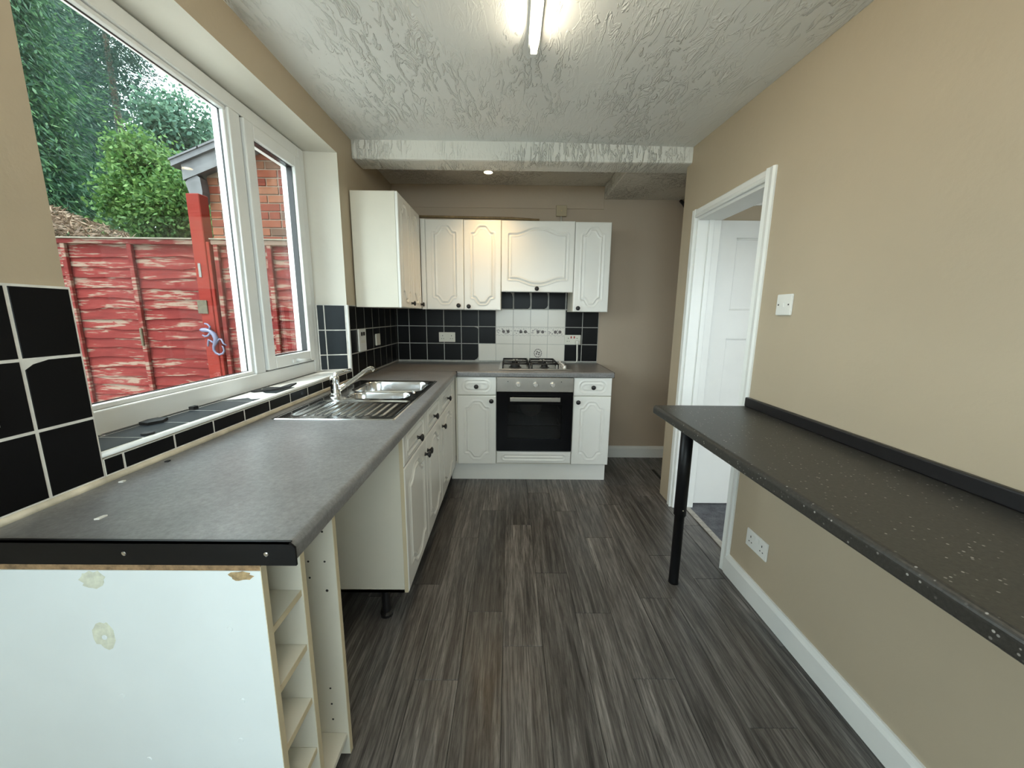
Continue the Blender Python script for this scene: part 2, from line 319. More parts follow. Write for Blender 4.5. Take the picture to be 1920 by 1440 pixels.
# ------------------------------------------------------------------ room dimensions
XW, XR, YK, ZC = -1.03, 1.1685, 3.494, 2.43       # left wall, right wall, back wall, ceiling
YFRONT = -1.35
PD0, PD1, PDZ = -1.20, -0.35, 2.06                    # added glazed door in the left wall, unseen, lets daylight in
WY0, WY1, WZ0, WZ1 = 0.91, 2.45, 0.972, 2.27       # window opening on the room face
YF, XL = 2.907, -0.4252                             # door fronts of the back run and of the left run
WT = 0.91                                           # worktop height

# ------------------------------------------------------------------ floor of planks
floor = box('floor', -1.30, 1.80, YFRONT - 0.1, 3.60, -0.08, -0.004, 'joint', label='dark grey oak plank floor of the kitchen', kind='structure')
P = 0.164; x_start = -0.017
ends = {-7: 1.10, -6: 1.45, -5: 1.30, -4: 1.62, -3: 1.706, -2: 1.197, -1: 1.529, 0: 1.346, 1: 1.798, 2: 1.524, 3: 1.205, 4: 1.62, 5: 1.033, 6: 1.76, 7: 1.35, 8: 1.6, 9: 1.2, 10: 1.5}
plank_cache = {}
for c in range(-7, 11):
    xa = x_start + c * P; e = ends[c]; ys = [e + k * 0.92 for k in range(-5, 4)]
    for ya, yb in zip(ys, ys[1:]):
        ya, yb = max(ya, YFRONT), min(yb, YK)
        xb = min(xa + P, 1.74); x0 = max(xa, XW)
        if xa > XR and ya < 2.6: ya = max(ya, 2.735)
        if yb - ya < 0.03 or xb - x0 < 0.02: continue
        if xb > XR and ya < 2.6: xb = XR + 0.1
        key = (round(xb - x0, 3), round(yb - ya, 3))
        if key not in plank_cache:
            bm = bmesh.new(); w, l = key; bx(bm, -w / 2 + 0.0007, w / 2 - 0.0007, -l / 2 + 0.0007, l / 2 - 0.0007, -0.004, 0.0, 0.0009)
            me = bpy.data.meshes.new('plank'); bm.to_mesh(me); bm.free(); me.materials.append(MT['plank']); plank_cache[key] = me
        inst('plank', plank_cache[key], ((x0 + xb) / 2, (ya + yb) / 2, 0.0), floor)

# ------------------------------------------------------------------ walls
def hexa(bm, p):   # 8 points: bottom 4 (ccw), top 4
    v = [bm.verts.new(q) for q in p]
    for f in ((0, 3, 2, 1), (4, 5, 6, 7), (0, 1, 5, 4), (1, 2, 6, 5), (2, 3, 7, 6), (3, 0, 4, 7)): bm.faces.new([v[i] for i in f])
XO_, XI = -1.30, XW
bm = bmesh.new()
bx(bm, XO_, XI, .675, WY1 + 0.2, 0, WZ0); bx(bm, XO_, XI, PD1, .675, .868, WZ0); bx(bm, XO_, -1.095, PD1, .675, 0, .868)   # below the window; the old plaster is missing under the worktop end
bx(bm, XO_, XI, WY1 + 0.2, 3.6, 0, 2.55); bx(bm, XO_, XI, YFRONT - .1, PD0, 0, 2.55); bx(bm, XO_, XI, PD0, PD1, PDZ, 2.55)
hexa(bm, [(XO_, PD1, WZ0), (XI, PD1, WZ0), (XI, WY0, WZ0), (XO_, 0.955, WZ0), (XO_, PD1, 2.55), (XI, PD1, 2.55), (XI, WY0, 2.55), (XO_, 0.955, 2.55)])
hexa(bm, [(XO_, 2.375, WZ0), (XI, WY1, WZ0), (XI, WY1 + .2, WZ0), (XO_, WY1 + .2, WZ0), (XO_, 2.375, 2.55), (XI, WY1, 2.55), (XI, WY1 + .2, 2.55), (XO_, WY1 + .2, 2.55)])
hexa(bm, [(XO_, 0.955, 2.252), (XI, WY0, WZ1), (XI, WY1, WZ1), (XO_, 2.375, 2.252), (XO_, 0.955, 2.55), (XI, WY0, 2.55), (XI, WY1, 2.55), (XO_, 2.375, 2.55)])
wall_left = finish('wall_left', bm, ['wall', 'reveal'], label='magnolia wall with the wide garden window', kind='structure')
for p_ in wall_left.data.polygons:
    w_ = p_.center + wall_left.location
    if abs(p_.normal.x) < .9 and w_.z > .95 and .85 < w_.y < 2.5 and p_.normal.z < .5: p_.material_index = 1  # reveal faces take the paint lightened for the window light
wall_back = box('wall_back', -1.30, 1.90, YK, 3.62, 0, 2.55, 'wall_back', label='beige back wall behind the hob', kind='structure')
bm = bmesh.new(); DY0, DY1, DZ = 1.850, 2.525, 1.955; XJ = 1.31
bx(bm, XR, XJ, YFRONT - .1, DY0, 0, 2.55); bx(bm, XR, XJ, DY0, DY1, DZ, 2.55); bx(bm, XR, XJ, DY1, 2.735, 0, 2.55); bx(bm, XJ, 3.7, 2.60, 2.735, 0, 2.55)
wall_right = finish('wall_right', bm, 'wall', label='magnolia wall with the open doorway', kind='structure')
bm = bmesh.new(); bx(bm, 1.76, 1.90, 2.735, 3.494, 0, 2.55)
finish('wall_alcove', bm, 'wall_back', label='short beige wall at the end of the alcove', kind='structure')
bm = bmesh.new(); HW = (-1.0, 1.1, 0.98, 2.34)  # opening for the added window behind the camera
bx(bm, -1.3, HW[0], YFRONT - .1, YFRONT, 0, 2.55); bx(bm, HW[1], XJ, YFRONT - .1, YFRONT, 0, 2.55); bx(bm, HW[0], HW[1], YFRONT - .1, YFRONT, 0, HW[2]); bx(bm, HW[0], HW[1], YFRONT - .1, YFRONT, HW[3], 2.55)
finish('wall_front', bm, 'wall', label='magnolia wall opposite the hob with an added unseen window', kind='structure')
# ceiling: a shallow uneven sheet with thickness
xs = np.linspace(-1.30, 1.32, 14); ys = np.linspace(-1.45, 2.76, 26); bm = bmesh.new(); gv = {}
for i, x in enumerate(xs):
    for j, y in enumerate(ys):
        zr = 2.352 + 0.0485 * max(0, y - 1.42); t = min(1, max(0, (x - 0.15) / 1.02))
        gv[i, j] = bm.verts.new((x, y, ZC - (ZC - zr) * t * t * (3 - 2 * t)))
        gv[i, j, 't'] = bm.verts.new((x, y, 2.56))
for i in range(len(xs) - 1):
    for j in range(len(ys) - 1):
        bm.faces.new([gv[i, j], gv[i + 1, j], gv[i + 1, j + 1], gv[i, j + 1]]); bm.faces.new([gv[i, j, 't'], gv[i, j + 1, 't'], gv[i + 1, j + 1, 't'], gv[i + 1, j, 't']])
finish('ceiling', bm, 'ceiling', smooth=True, label='white ceiling with swirled brushed texture', kind='structure')
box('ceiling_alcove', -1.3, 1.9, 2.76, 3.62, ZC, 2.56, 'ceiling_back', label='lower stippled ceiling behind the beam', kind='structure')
bm = bmesh.new(); bx(bm, -1.03, 1.30, 2.665, 2.85, 2.317, 2.45, 0.012, 2)
finish('trim_1', bm, 'beam', smooth=False, label='white ceiling beam with combed plaster texture', kind='structure')
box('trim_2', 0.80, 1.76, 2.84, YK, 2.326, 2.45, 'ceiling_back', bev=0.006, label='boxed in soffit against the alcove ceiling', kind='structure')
box('trim_3', -1.02, 0.80, YK - 0.008, YK, 2.245, ZC, 'wall_back', bev=0.002, label='raised plaster strip above the wall cabinets', kind='structure')

# ------------------------------------------------------------------ skirting, doorway
def skirting(name, pts, label):
    bm = bmesh.new(); prism(bm, pts[0], *pts[1:]); return finish(name, bm, 'white_gloss', label=label, kind='structure')
sk = [(0, 0), (0.018, 0), (0.018, 0.088), (0.012, 0.1), (0.008, 0.112), (0, 0.112)]
skirting('baseboard_right', (sk, (XR, YFRONT, 0), (-1, 0, 0), (0, 0, 1), (0, 1, 0), 1.815 - YFRONT), 'white skirting board along the wall under the black bar')
skirting('baseboard_back', (sk, (0.83, YK, 0), (0, -1, 0), (0, 0, 1), (1, 0, 0), 0.93), 'white skirting board of the alcove')
fr = thing('door_1', (XR, 2.19, 0), 'white panelled door standing open in the doorway', kind='structure')
def arch_prof(w): return [(0, 0), (w, 0), (w, 0.008), (w - 0.008, 0.016), (w * 0.45, 0.014), (0.006, 0.020), (0, 0.016)]
for nm, y0, d in (('architrave', DY0 + 0.006, -1), ('architrave', DY1 - 0.006, 1)):
    bm = bmesh.new(); prism(bm, arch_prof(0.052), (XR, y0, 0), (0, d, 0), (-1, 0, 0), (0, 0, 1), DZ + 0.045); finish(nm, bm, 'white_gloss', fr)
bm = bmesh.new(); prism(bm, arch_prof(0.052), (XR, DY0 + 0.006, DZ - 0.006), (0, 0, 1), (-1, 0, 0), (0, 1, 0), DY1 - DY0 - 0.012); finish('architrave', bm, 'white_gloss', fr)
box('jamb', XR - 0.002, XJ + 0.004, DY0, DY0 + 0.022, 0, DZ, 'white_gloss', fr, 0.002); box('jamb', XR - 0.002, XJ + 0.004, DY1 - 0.022, DY1, 0, DZ, 'white_gloss', fr, 0.002)
box('door_head', XR - 0.002, XJ + 0.004, DY0 + .022, DY1 - .022, DZ - 0.022, DZ, 'white_gloss', fr, 0.002)
box('door_stop', 1.235, 1.265, DY1 - 0.034, DY1 - 0.022, 0, DZ - 0.022, 'white_gloss', fr, 0.002)
# open leaf with two sunk panels, hinged at the far jamb
LX0, LX1, LY0, LY1, LZ0, LZ1 = 1.325, 2.005, 2.553, 2.589, 0.012, 1.945
leaf = thing('door_leaf', (LX0, LY0, 0)); leaf.parent = fr; leaf.location = Vector((LX0, LY0, 0)) - WPOS[fr.name]
P1 = (1.447, 1.883, 1.385, 1.84); P2 = (1.447, 1.883, 0.38, 1.20)
bm = bmesh.new()
for a in ((LX0, P1[0], LZ0, LZ1), (P1[1], LX1, LZ0, LZ1), (P1[0], P1[1], LZ0, P2[2]), (P1[0], P1[1], P2[3], P1[2]), (P1[0], P1[1], P1[3], LZ1)): bx(bm, a[0], a[1], LY0, LY1, a[2], a[3])
finish('leaf_frame', bm, 'white_gloss', leaf)
for p in (P1, P2):
    box('leaf_panel', p[0] - .004, p[1] + .004, LY0 + 0.016, LY1 - 0.008, p[2] - .004, p[3] + .004, 'white_gloss', leaf)
    bm = bmesh.new(); m_ = 0.010
    for q in ((p[0], p[0] + m_, p[2], p[3]), (p[1] - m_, p[1], p[2], p[3]), (p[0], p[1], p[2], p[2] + m_), (p[0], p[1], p[3] - m_, p[3])): bx(bm, q[0], q[1], LY0 + 0.006, LY0 + 0.018, q[2], q[3], 0.003)
    finish('panel_moulding', bm, 'white_gloss', leaf)
for z in (0.30, 1.72):
    h = box('hinge', XJ - 0.012, LX0 + 0.004, LY0 - 0.012, LY0 - 0.002, z, z + 0.08, 'white_gloss', leaf, 0.002); tube_obj('hinge_pin', [(XJ + 0.006, LY0 - 0.012, z - 0.004), (XJ + 0.006, LY0 - 0.012, z + 0.084)], 0.006, 'white_gloss', leaf)
box('threshold_strip', XR + 0.085, XR + 0.125, DY0 + 0.024, DY1 - 0.024, 0.0005, 0.007, 'threshold', bev=0.002, label='worn metal threshold strip across the doorway floor', cat='threshold strip')
box('floor_next_room', XR + 0.1, 3.7, -0.3, 2.6, -0.08, 0.003, 'carpet', label='mottled grey carpet beyond the doorway', kind='structure')
# next room shell with an added unseen window for light and a coved ceiling
bm = bmesh.new(); bx(bm, 3.6, 3.7, -0.3, 2.6, 0, 2.45); bx(bm, XJ, 1.6, -0.3, -0.2, 0, 2.45); bx(bm, 3.4, 3.6, -0.3, -0.2, 0, 2.45); bx(bm, 1.6, 3.4, -0.3, -0.2, 0, 0.4); bx(bm, 1.6, 3.4, -0.3, -0.2, 2.10, 2.45)
finish('wall_next_room', bm, 'reveal', label='pale walls of the carpeted room', kind='structure')
box('ceiling_next_room', XJ, 3.7, -0.3, 2.60, 2.155, 2.45, 'white_gloss', label='white ceiling of the carpeted room', kind='structure')
bm = bmesh.new(); prism(bm, [(0, 0), (0.018, 0), (0.022, 0.03), (0.06, 0.075), (0.10, 0.09), (0.10, 0.11), (0, 0.11)], (XJ, 2.60, 2.045), (0, -1, 0), (0, 0, 1), (1, 0, 0), 2.29)
finish('trim_4', bm, 'white_gloss', label='white moulded coving above the open door', kind='structure')

# ------------------------------------------------------------------ kitchen window
win = thing('window_1', (-1.235, 1.67, 0.972), 'wide white plastic window with one opening casement', kind='structure')
FX0, FX1 = -1.270, -1.195
def wbox(name, y0, y1, z0, z1, x0=FX0, x1=FX1, mat='upvc', par=win, bev=0.005, **k): return box(name, x0, x1, y0, y1, z0, z1, mat, par, bev, 2, **k)
ZB0, ZT1 = 0.974, 2.252; FY0, FY1 = 0.955, 2.385
wbox('frame', 1.02, 2.325, ZB0, 1.052); wbox('frame', 1.02, 2.325, 2.192, ZT1); wbox('frame', FY0, 1.02, ZB0, ZT1); wbox('frame', 2.325, FY1, ZB0, ZT1)
wbox('mullion', 1.785, 1.855, 1.052, 2.192)
box('pane', -1.236, -1.230, 1.015, 1.79, 1.045, 2.196, 'glass', win)
for y0, y1, z0, z1 in ((1.02, 1.785, 1.052, 1.068), (1.02, 1.785, 2.176, 2.192), (1.02, 1.036, 1.068, 2.176), (1.769, 1.785, 1.068, 2.176)): wbox('glazing_bead', y0, y1, z0, z1, -1.226, -1.206, bev=0.004)
for y0, y1, z0, z1 in ((1.015, 1.79, 1.068, 1.071), (1.015, 1.79, 2.173, 2.176), (1.766, 1.769, 1.068, 2.176)): wbox('gasket', y0, y1, z0, z1, -1.229, -1.224, 'black', bev=0.0)
sash = thing('casement', (-1.2, 2.09, 1.06)); sash.parent = win; sash.location = Vector((-1.2, 2.09, 1.06)) - WPOS[win.name]
SY0, SY1, SZ0, SZ1, sw = 1.860, 2.320, 1.058, 2.186, 0.062
SX0, SX1 = -1.262, -1.182
wbox('sash_rail', SY0 + sw, SY1 - sw, SZ0, SZ0 + sw, SX0, SX1, par=sash); wbox('sash_rail', SY0 + sw, SY1 - sw, SZ1 - sw, SZ1, SX0, SX1, par=sash)
wbox('sash_stile', SY0, SY0 + sw, SZ0, SZ1, SX0, SX1, par=sash); wbox('sash_stile', SY1 - sw, SY1, SZ0, SZ1, SX0, SX1, par=sash)
box('pane', -1.236, -1.230, SY0 + sw - .006, SY1 - sw + .006, SZ0 + sw - .006, SZ1 - sw + .006, 'glass', sash)
for y0, y1, z0, z1 in ((SY0 + sw, SY1 - sw, SZ0 + sw, SZ0 + sw + .004), (SY0 + sw, SY1 - sw, SZ1 - sw - .004, SZ1 - sw), (SY0 + sw, SY0 + sw + .004, SZ0 + sw, SZ1 - sw), (SY1 - sw - .004, SY1 - sw, SZ0 + sw, SZ1 - sw)): wbox('gasket', y0, y1, z0, z1, -1.229, -1.2, 'black', par=sash, bev=0)
for y0, y1, z0, z1 in ((1.8555, 1.8595, 1.058, 2.186), (2.3205, 2.3245, 1.058, 2.186), (1.86, 2.32, 1.053, 1.057), (1.86, 2.32, 2.187, 2.191)): wbox('shadow_gap_seal', y0, y1, z0, z1, -1.230, -1.200, 'black', bev=0)
wbox('handle_base', 2.06, 2.13, 1.070, 1.092, -1.182, -1.174, par=sash, bev=0.003)
tube_obj('handle_lever', [(-1.174, 2.095, 1.081), (-1.155, 2.095, 1.081), (-1.150, 2.11, 1.080), (-1.150, 2.19, 1.074)], [0.009, 0.009, 0.009, 0.006], 'upvc', sash)
# door and window added behind the camera to bring daylight to the fronts
gd = thing('added_door_2', (-1.25, -.775, 0), 'added white framed glazed door behind the camera for daylight', kind='structure')
for y0, y1, z0, z1 in ((PD0, PD0 + .06, 0, PDZ), (PD1 - .06, PD1, 0, PDZ), (PD0 + .06, PD1 - .06, .86, .98), (PD0 + .06, PD1 - .06, 0, .08), (PD0 + .06, PD1 - .06, PDZ - .06, PDZ)): box('frame', -1.285, -1.225, y0, y1, z0, z1, 'upvc', gd, 0.004)
box('pane', -1.258, -1.252, PD0 + .06, PD1 - .06, .08, .86, 'glass', gd); box('pane', -1.258, -1.252, PD0 + .06, PD1 - .06, .98, PDZ - .06, 'glass', gd)
wn3 = thing('added_window_3', (.05, YFRONT - .05, HW[2]), 'added wide white window behind the camera for daylight', kind='structure')  # added out of view, sends daylight onto the fronts facing it
for x0, x1, z0, z1 in ((HW[0], HW[0] + .05, HW[2], HW[3]), (HW[1] - .05, HW[1], HW[2], HW[3]), (HW[0] + .05, HW[1] - .05, HW[2], HW[2] + .05), (HW[0] + .05, HW[1] - .05, HW[3] - .05, HW[3])): box('frame', x0, x1, YFRONT - .08, YFRONT - .02, z0, z1, 'upvc', wn3, .004)
box('pane', HW[0] + .05, HW[1] - .05, YFRONT - .053, YFRONT - .047, HW[2] + .05, HW[3] - .05, 'glass', wn3)
wn2 = thing('added_window_2', (2.5, -0.25, 0.85), 'added unseen window lighting the carpeted room', kind='structure')  # added out of view to light the open door leaf
for x0, x1, z0, z1 in ((1.6, 1.66, .4, 2.10), (3.34, 3.4, .4, 2.10), (2.47, 2.53, .46, 2.04), (1.66, 3.34, .4, .46), (1.66, 3.34, 2.04, 2.10)): box('frame', x0, x1, -.28, -.22, z0, z1, 'upvc', wn2, 0.004)

# ------------------------------------------------------------------ tiles
def tile(parent, pts, O, U, V, N, mat='tile_black', t=0.006, name='tile'):
    bm = bmesh.new(); prism(bm, pts, O, U, V, N, t)
    top = [f for f in bm.faces]; 
    O_, N_ = Vector(O), Vector(N)
    es = [e for e in bm.edges if all(abs((v.co - O_).dot(N_) - t) < 1e-6 for v in e.verts)]
    bmesh.ops.bevel(bm, geom=es, offset=0.0012, segments=1, affect='EDGES'); return finish(name, bm, mat, parent)
G = 0.0060
def rect(u0, u1, v0, v1, chip=None, g=G):
    u0 += g / 2; u1 -= g / 2; v0 += g / 2; v1 -= g / 2; p = {'bl': [(u0, v0)], 'br': [(u1, v0)], 'tr': [(u1, v1)], 'tl': [(u0, v1)]}
    for c, (a, b) in (chip or {}).items():
        if c == 'bl': p[c] = [(u0, v0 + b), (u0 + a * .35, v0 + b * .45), (u0 + a, v0)]
        if c == 'br': p[c] = [(u1 - a, v0), (u1 - a * .3, v0 + b * .4), (u1, v0 + b)]
        if c == 'tr': p[c] = [(u1, v1 - b), (u1 - a * .3, v1 - b * .4), (u1 - a, v1)]
        if c == 'tl': p[c] = [(u0 + a, v1), (u0 + a * .35, v1 - b * .4), (u0, v1 - b)]
    return p['bl'] + p['br'] + p['tr'] + p['tl']
ROWS = [0.925, 1.080, 1.235, 1.390]
LWO, LWU, LWV, LWN = (XW + 0.003, 0, 0), (0, 1, 0), (0, 0, 1), (1, 0, 0)     # left wall plane
box('grout_bed', XW, XW + 0.0088, 0.33, 0.911, 0.918, 1.392, 'grout', wall_left)
for i, (a, b) in enumerate(zip(ROWS, ROWS[1:])):
    for j, (c, d) in enumerate(((0.795, 0.911), (0.640, 0.795), (0.485, 0.640), (0.330, 0.485))):
        ch = {'tl': (0.045, 0.018)} if (i == 1 and j == 0) else ({'bl': (0.02, 0.01)} if (i, j) == (0, 1) else None)
        tile(wall_left, rect(c, d, a, b, ch, 0.0065), LWO, LWU, LWV, LWN, t=0.007)
# strip under the sill
box('grout_bed', XW, XW + 0.0088, 0.912, WY1, 0.918, 0.970, 'grout', wall_left)
jy = [0.912, 0.962] + [0.962 + 0.155 * k for k in range(1, 10)] + [2.447]
for a, b in zip(jy, jy[1:]): tile(wall_left, rect(a, b, 0.925, 0.972, None, 0.006), LWO, LWU, LWV, LWN, t=0.007)
# sill top
SILZ = 0.972
hb = bmesh.new(); hexa(hb, [(-1.195, 0.945, SILZ), (XW, WY0 + .001, SILZ), (XW, WY1 - .002, SILZ), (-1.195, 2.386, SILZ), (-1.195, 0.945, SILZ + .0115), (XW, WY0 + .001, SILZ + .0115), (XW, WY1 - .002, SILZ + .0115), (-1.195, 2.386, SILZ + .0115)])
finish('grout_bed', hb, 'grout', wall_left)
jt = [0.93, 1.045] + [1.045 + 0.155 * k for k in range(1, 9)] + [2.405]
for k, (a, b) in enumerate(zip(jt, jt[1:])):
    so = ((XW, 0, SILZ + .006), (0, 1, 0), (-1, 0, 0), (0, 0, 1))
    film = rect(a, b, 0.010, 0.138) if k < 4 else None            # the black film has peeled off the far tiles
    if k == 4: film = [(a + .003, .012), (a + .05, .012), (a + .035, .04), (a + .06, .07), (a + .03, .10), (a + .012, .136), (a + .003, .136)]
    if k == 5: film = [(a + .003, .012), (b - .003, .012), (b - .003, .136), (b - .05, .136), (a + .04, .10), (a + .003, .06)]
    tl = tile(wall_left, rect(a, b, 0.010, 0.138), *so, 'tile_bare', t=0.0065)
    if film:
        bm = bmesh.new(); prism(bm, film, (XW, 0, SILZ + .0125), *so[1:], .0005); finish('black_film', bm, 'tile_sill', tl)
    if b < 2.39: tile(wall_left, rect(a + 0.02, b + .02, 0.139, 0.164), *so, 'tile_sill', t=0.0065)
tube_obj('tile_trim', [(XW + .004, WY0 + .002, SILZ + .008), (XW + .004, WY1, SILZ + .009)], 0.0065, 'tile_trim', wall_left, 10)
# far reveal (splayed)
A = Vector((-1.195, 2.387, 0)); B = Vector((XW, WY1, 0)); RU = (A - B).normalized(); RL = (A - B).length; RN = Vector((RU.y, -RU.x, 0)); RN = RN if RN.y < 0 else -RN
hb = bmesh.new(); prism(hb, [(0, .98), (RL, .98), (RL, 1.392), (0, 1.392)], B, RU, (0, 0, 1), RN, 0.009); finish('grout_bed', hb, 'grout', wall_left)
for a, b in ((0.985, 1.080), (1.080, 1.235), (1.235, 1.390)):
    tile(wall_left, rect(0.012, 0.132, a, b), B + RN * .003, RU, (0, 0, 1), RN, 'tile_sill', t=0.007); tile(wall_left, rect(0.132, RL - .004, a, b), B + RN * .003, RU, (0, 0, 1), RN, 'tile_sill', t=0.007)
tube_obj('tile_trim', [(XW + .003, WY1 - .004, 0.92), (XW + .003, WY1 - .004, 1.392)], 0.008, 'tile_trim', wall_left, 10)
# left wall beyond the window
box('grout_bed', XW, XW + 0.0080, WY1, YK, 0.918, 1.392, 'grout_dull', wall_left)
jl = [2.458, 2.562, 2.708, 2.863, 3.008, 3.150, 3.293, 3.440, 3.492]
for a, b in zip(ROWS, ROWS[1:]):
    for c, d in zip(jl, jl[1:]): tile(wall_left, rect(c, d, a, b), LWO, LWU, LWV, LWN, t=0.006)
# back wall
BO, BU, BV, BN = (0, YK - 0.003, 0), (1, 0, 0), (0, 0, 1), (0, -1, 0)
jb = [-1.020] + [0.7986 - (10.9 - i) * 0.1571 for i in range(11)] + [0.803]
box('grout_bed', -1.02, 0.803, YK - 0.0080, YK, 0.918, 1.392, 'grout_dull', wall_back); box('grout_bed', -0.13, 0.56, YK - 0.0080, YK, 1.392, 1.56, 'grout_dull', wall_back)
white_cols = range(6, 10); tiles_b = {}
for r, (a, b) in enumerate(zip(ROWS, ROWS[1:])):
    for c, (x0, x1) in enumerate(zip(jb, jb[1:])):
        w = c in white_cols or (r == 0 and c == 5)
        ch = None
        if (r, c) == (0, 4): ch = {'br': (0.035, 0.035)}
        if (r, c) == (1, 4): ch = {'tr': (0.035, 0.02)}
        tiles_b[r, c] = tile(wall_back, rect(x0, x1, a, b, ch, 0.0028 if w else G), BO, BU, BV, BN, 'tile_white' if w else 'tile_black')
hx = [-0.128, 0.029, 0.186, 0.343, 0.500, 0.555]
chips = [{'tr': (0.03, 0.05), 'bl': (0.05, 0.012)}, {'br': (0.02, 0.03), 'tr': (.012, .09)}, {'br': (0.03, 0.03), 'tr': (.015, .04)}, {}, {}]
for (x0, x1), ch in zip(zip(hx, hx[1:]), chips): tile(wall_back, rect(x0 + .003, x1 - .002, 1.393, 1.55, ch), BO, BU, BV, BN)
yp = YK - 0.009
def disc(bm, x, z, rx, rz, n=9, y=yp - 0.0003):
    prism(bm, [(x + rx * math.cos(2 * PI * k / n), z + rz * math.sin(2 * PI * k / n)) for k in range(n)], (0, y, 0), (1, 0, 0), (0, 0, 1), (0, -1, 0), 0.0003)
for c in white_cols:                                  # fruit border and its outline, printed on four white tiles
    x0, x1 = jb[c], jb[c + 1]; par = tiles_b[1, c]; R_ = random.Random(c)
    bm = bmesh.new()
    for k, (u, rz) in enumerate(((0.070, 0.012), (0.112, 0.012))): disc(bm, x0 + u, 1.192, 0.0145, rz * 1.25)
    finish('fruit_print', bm, 'print', par)
    bm = bmesh.new()
    for k in range(16): disc(bm, x0 + 0.012 + 0.133 * R_.random(), 1.172 + 0.045 * R_.random(), 0.004 + .006 * R_.random(), 0.003 + .004 * R_.random(), 6)
    for k in range(14): disc(bm, x0 + 0.006 + k * 0.0108, 1.160 + 0.004 * math.sin(k * 1.9), 0.005, 0.0025, 6)
    for k in range(7): disc(bm, x0 + 0.01 + k * 0.0215, 1.224 + 0.002 * math.sin(k * 2.3), 0.008, 0.0016, 6)
    finish('leaf_print', bm, 'print_light', par)
par = tiles_b[0, 8]; cx_, cz_ = 0.258, 0.998; bm = bmesh.new()
for k in range(14): disc(bm, cx_ + 0.033 * math.cos(k * .449), cz_ + 0.036 * math.sin(k * .449), 0.006, 0.006, 6)
for dx, dz in ((-.012, -.006), (.009, -.012), (.012, .006), (-.006, .012)): disc(bm, cx_ + dx, cz_ + dz, 0.008, 0.008)
finish('posy_print', bm, 'print', par)
# sealant beads along the worktop
tube_obj('sealant_bead', [(XW + .008, 0.60, WT + .006), (XW + .008, 2.90, WT + .006)], 0.009, 'sealant', wall_left)
tube_obj('sealant_bead', [(-1.02, YK - .007, WT + .004), (0.80, YK - .007, WT + .004)], 0.006, 'grout_dull', wall_back)

# ------------------------------------------------------------------ worktops
XE = -0.405; YN = 0.655
wt1 = thing('worktop', ((XE + XW) / 2, 1.77, 0.87), 'long grey laminate worktop under the window carrying the sink', 'worktop')
SKX0, SKX1, SKY0, SKY1 = -0.975, -0.470, 1.505, 2.445
def nose(d, z0=0.870, z1=WT):   # rounded front: polygon in (depth, z), depth measured from front edge inwards
    r = 0.014; p = []
    for k in range(7): a = PI / 2 * k / 6; p.append((r - r * math.sin(a), z1 - r + r * math.cos(a)))
    p = [(d, z1)] + p
    for k in range(4): a = PI / 2 * k / 3; p.append((0.006 - 0.006 * math.cos(a), z0 + 0.006 - 0.006 * math.sin(a)))
    return p + [(d, z0)]
bm = bmesh.new(); hx1, hx0 = SKX1 - .02, SKX0 + .02; hy0, hy1 = SKY0 + .02, SKY1 - .02
prism(bm, nose(XE - hx1), (XE, YN, 0), (-1, 0, 0), (0, 0, 1), (0, 1, 0), 2.886 - YN)
bx(bm, XW, hx0, YN, 2.886, .87, WT); bx(bm, hx0, hx1, YN, hy0, .87, WT); bx(bm, hx0, hx1, hy1, 2.886, .87, WT)
finish('worktop_slab', bm, 'worktop', wt1)
bm = bmesh.new(); prism(bm, [(XW - .0, .866), (XE + .004, .866), (XE + .004, .903), (XE - .006, .913), (XW, .913)], (0, YN - .0045, 0), (1, 0, 0), (0, 0, 1), (0, 1, 0), 0.0045)
bx(bm, XW, XE - .006, YN - .0045, YN + .006, .9102, .913); es = finish('end_strip', bm, 'black_metal', wt1, label='black metal end strip')
for x in (-0.722, -0.456):
    s = lathe_obj('screw', [(0.0045, 0), (0.0045, 0.0012), (0.003, 0.002), (0.0, 0.002)], (x, YN - .0045, .890), (0, -1, 0), 'chrome', wt1, 12)
wt2 = thing('worktop', (-0.12, 3.19, 0.87), 'grey brown laminate worktop of the back wall carrying the hob', 'worktop')
YE = YF - 0.02
bm = bmesh.new(); prism(bm, nose(YK - YE - .003), (XE + .002, YE, 0), (0, 1, 0), (0, 0, 1), (1, 0, 0), 0.806 - XE - .002); bx(bm, XW + .002, XE + .002, YE + .0012, YK - .003, .87, WT)
finish('worktop_slab', bm, 'worktop', wt2)
box('joint_strip', XW + .002, XE + .003, YE - .0008, YE + .0012, .869, WT + .0008, 'black_metal', wt2); box('end_strip', .806, .809, YE, YK - .003, .868, WT + .001, 'black_metal', wt2, label='black end strip')

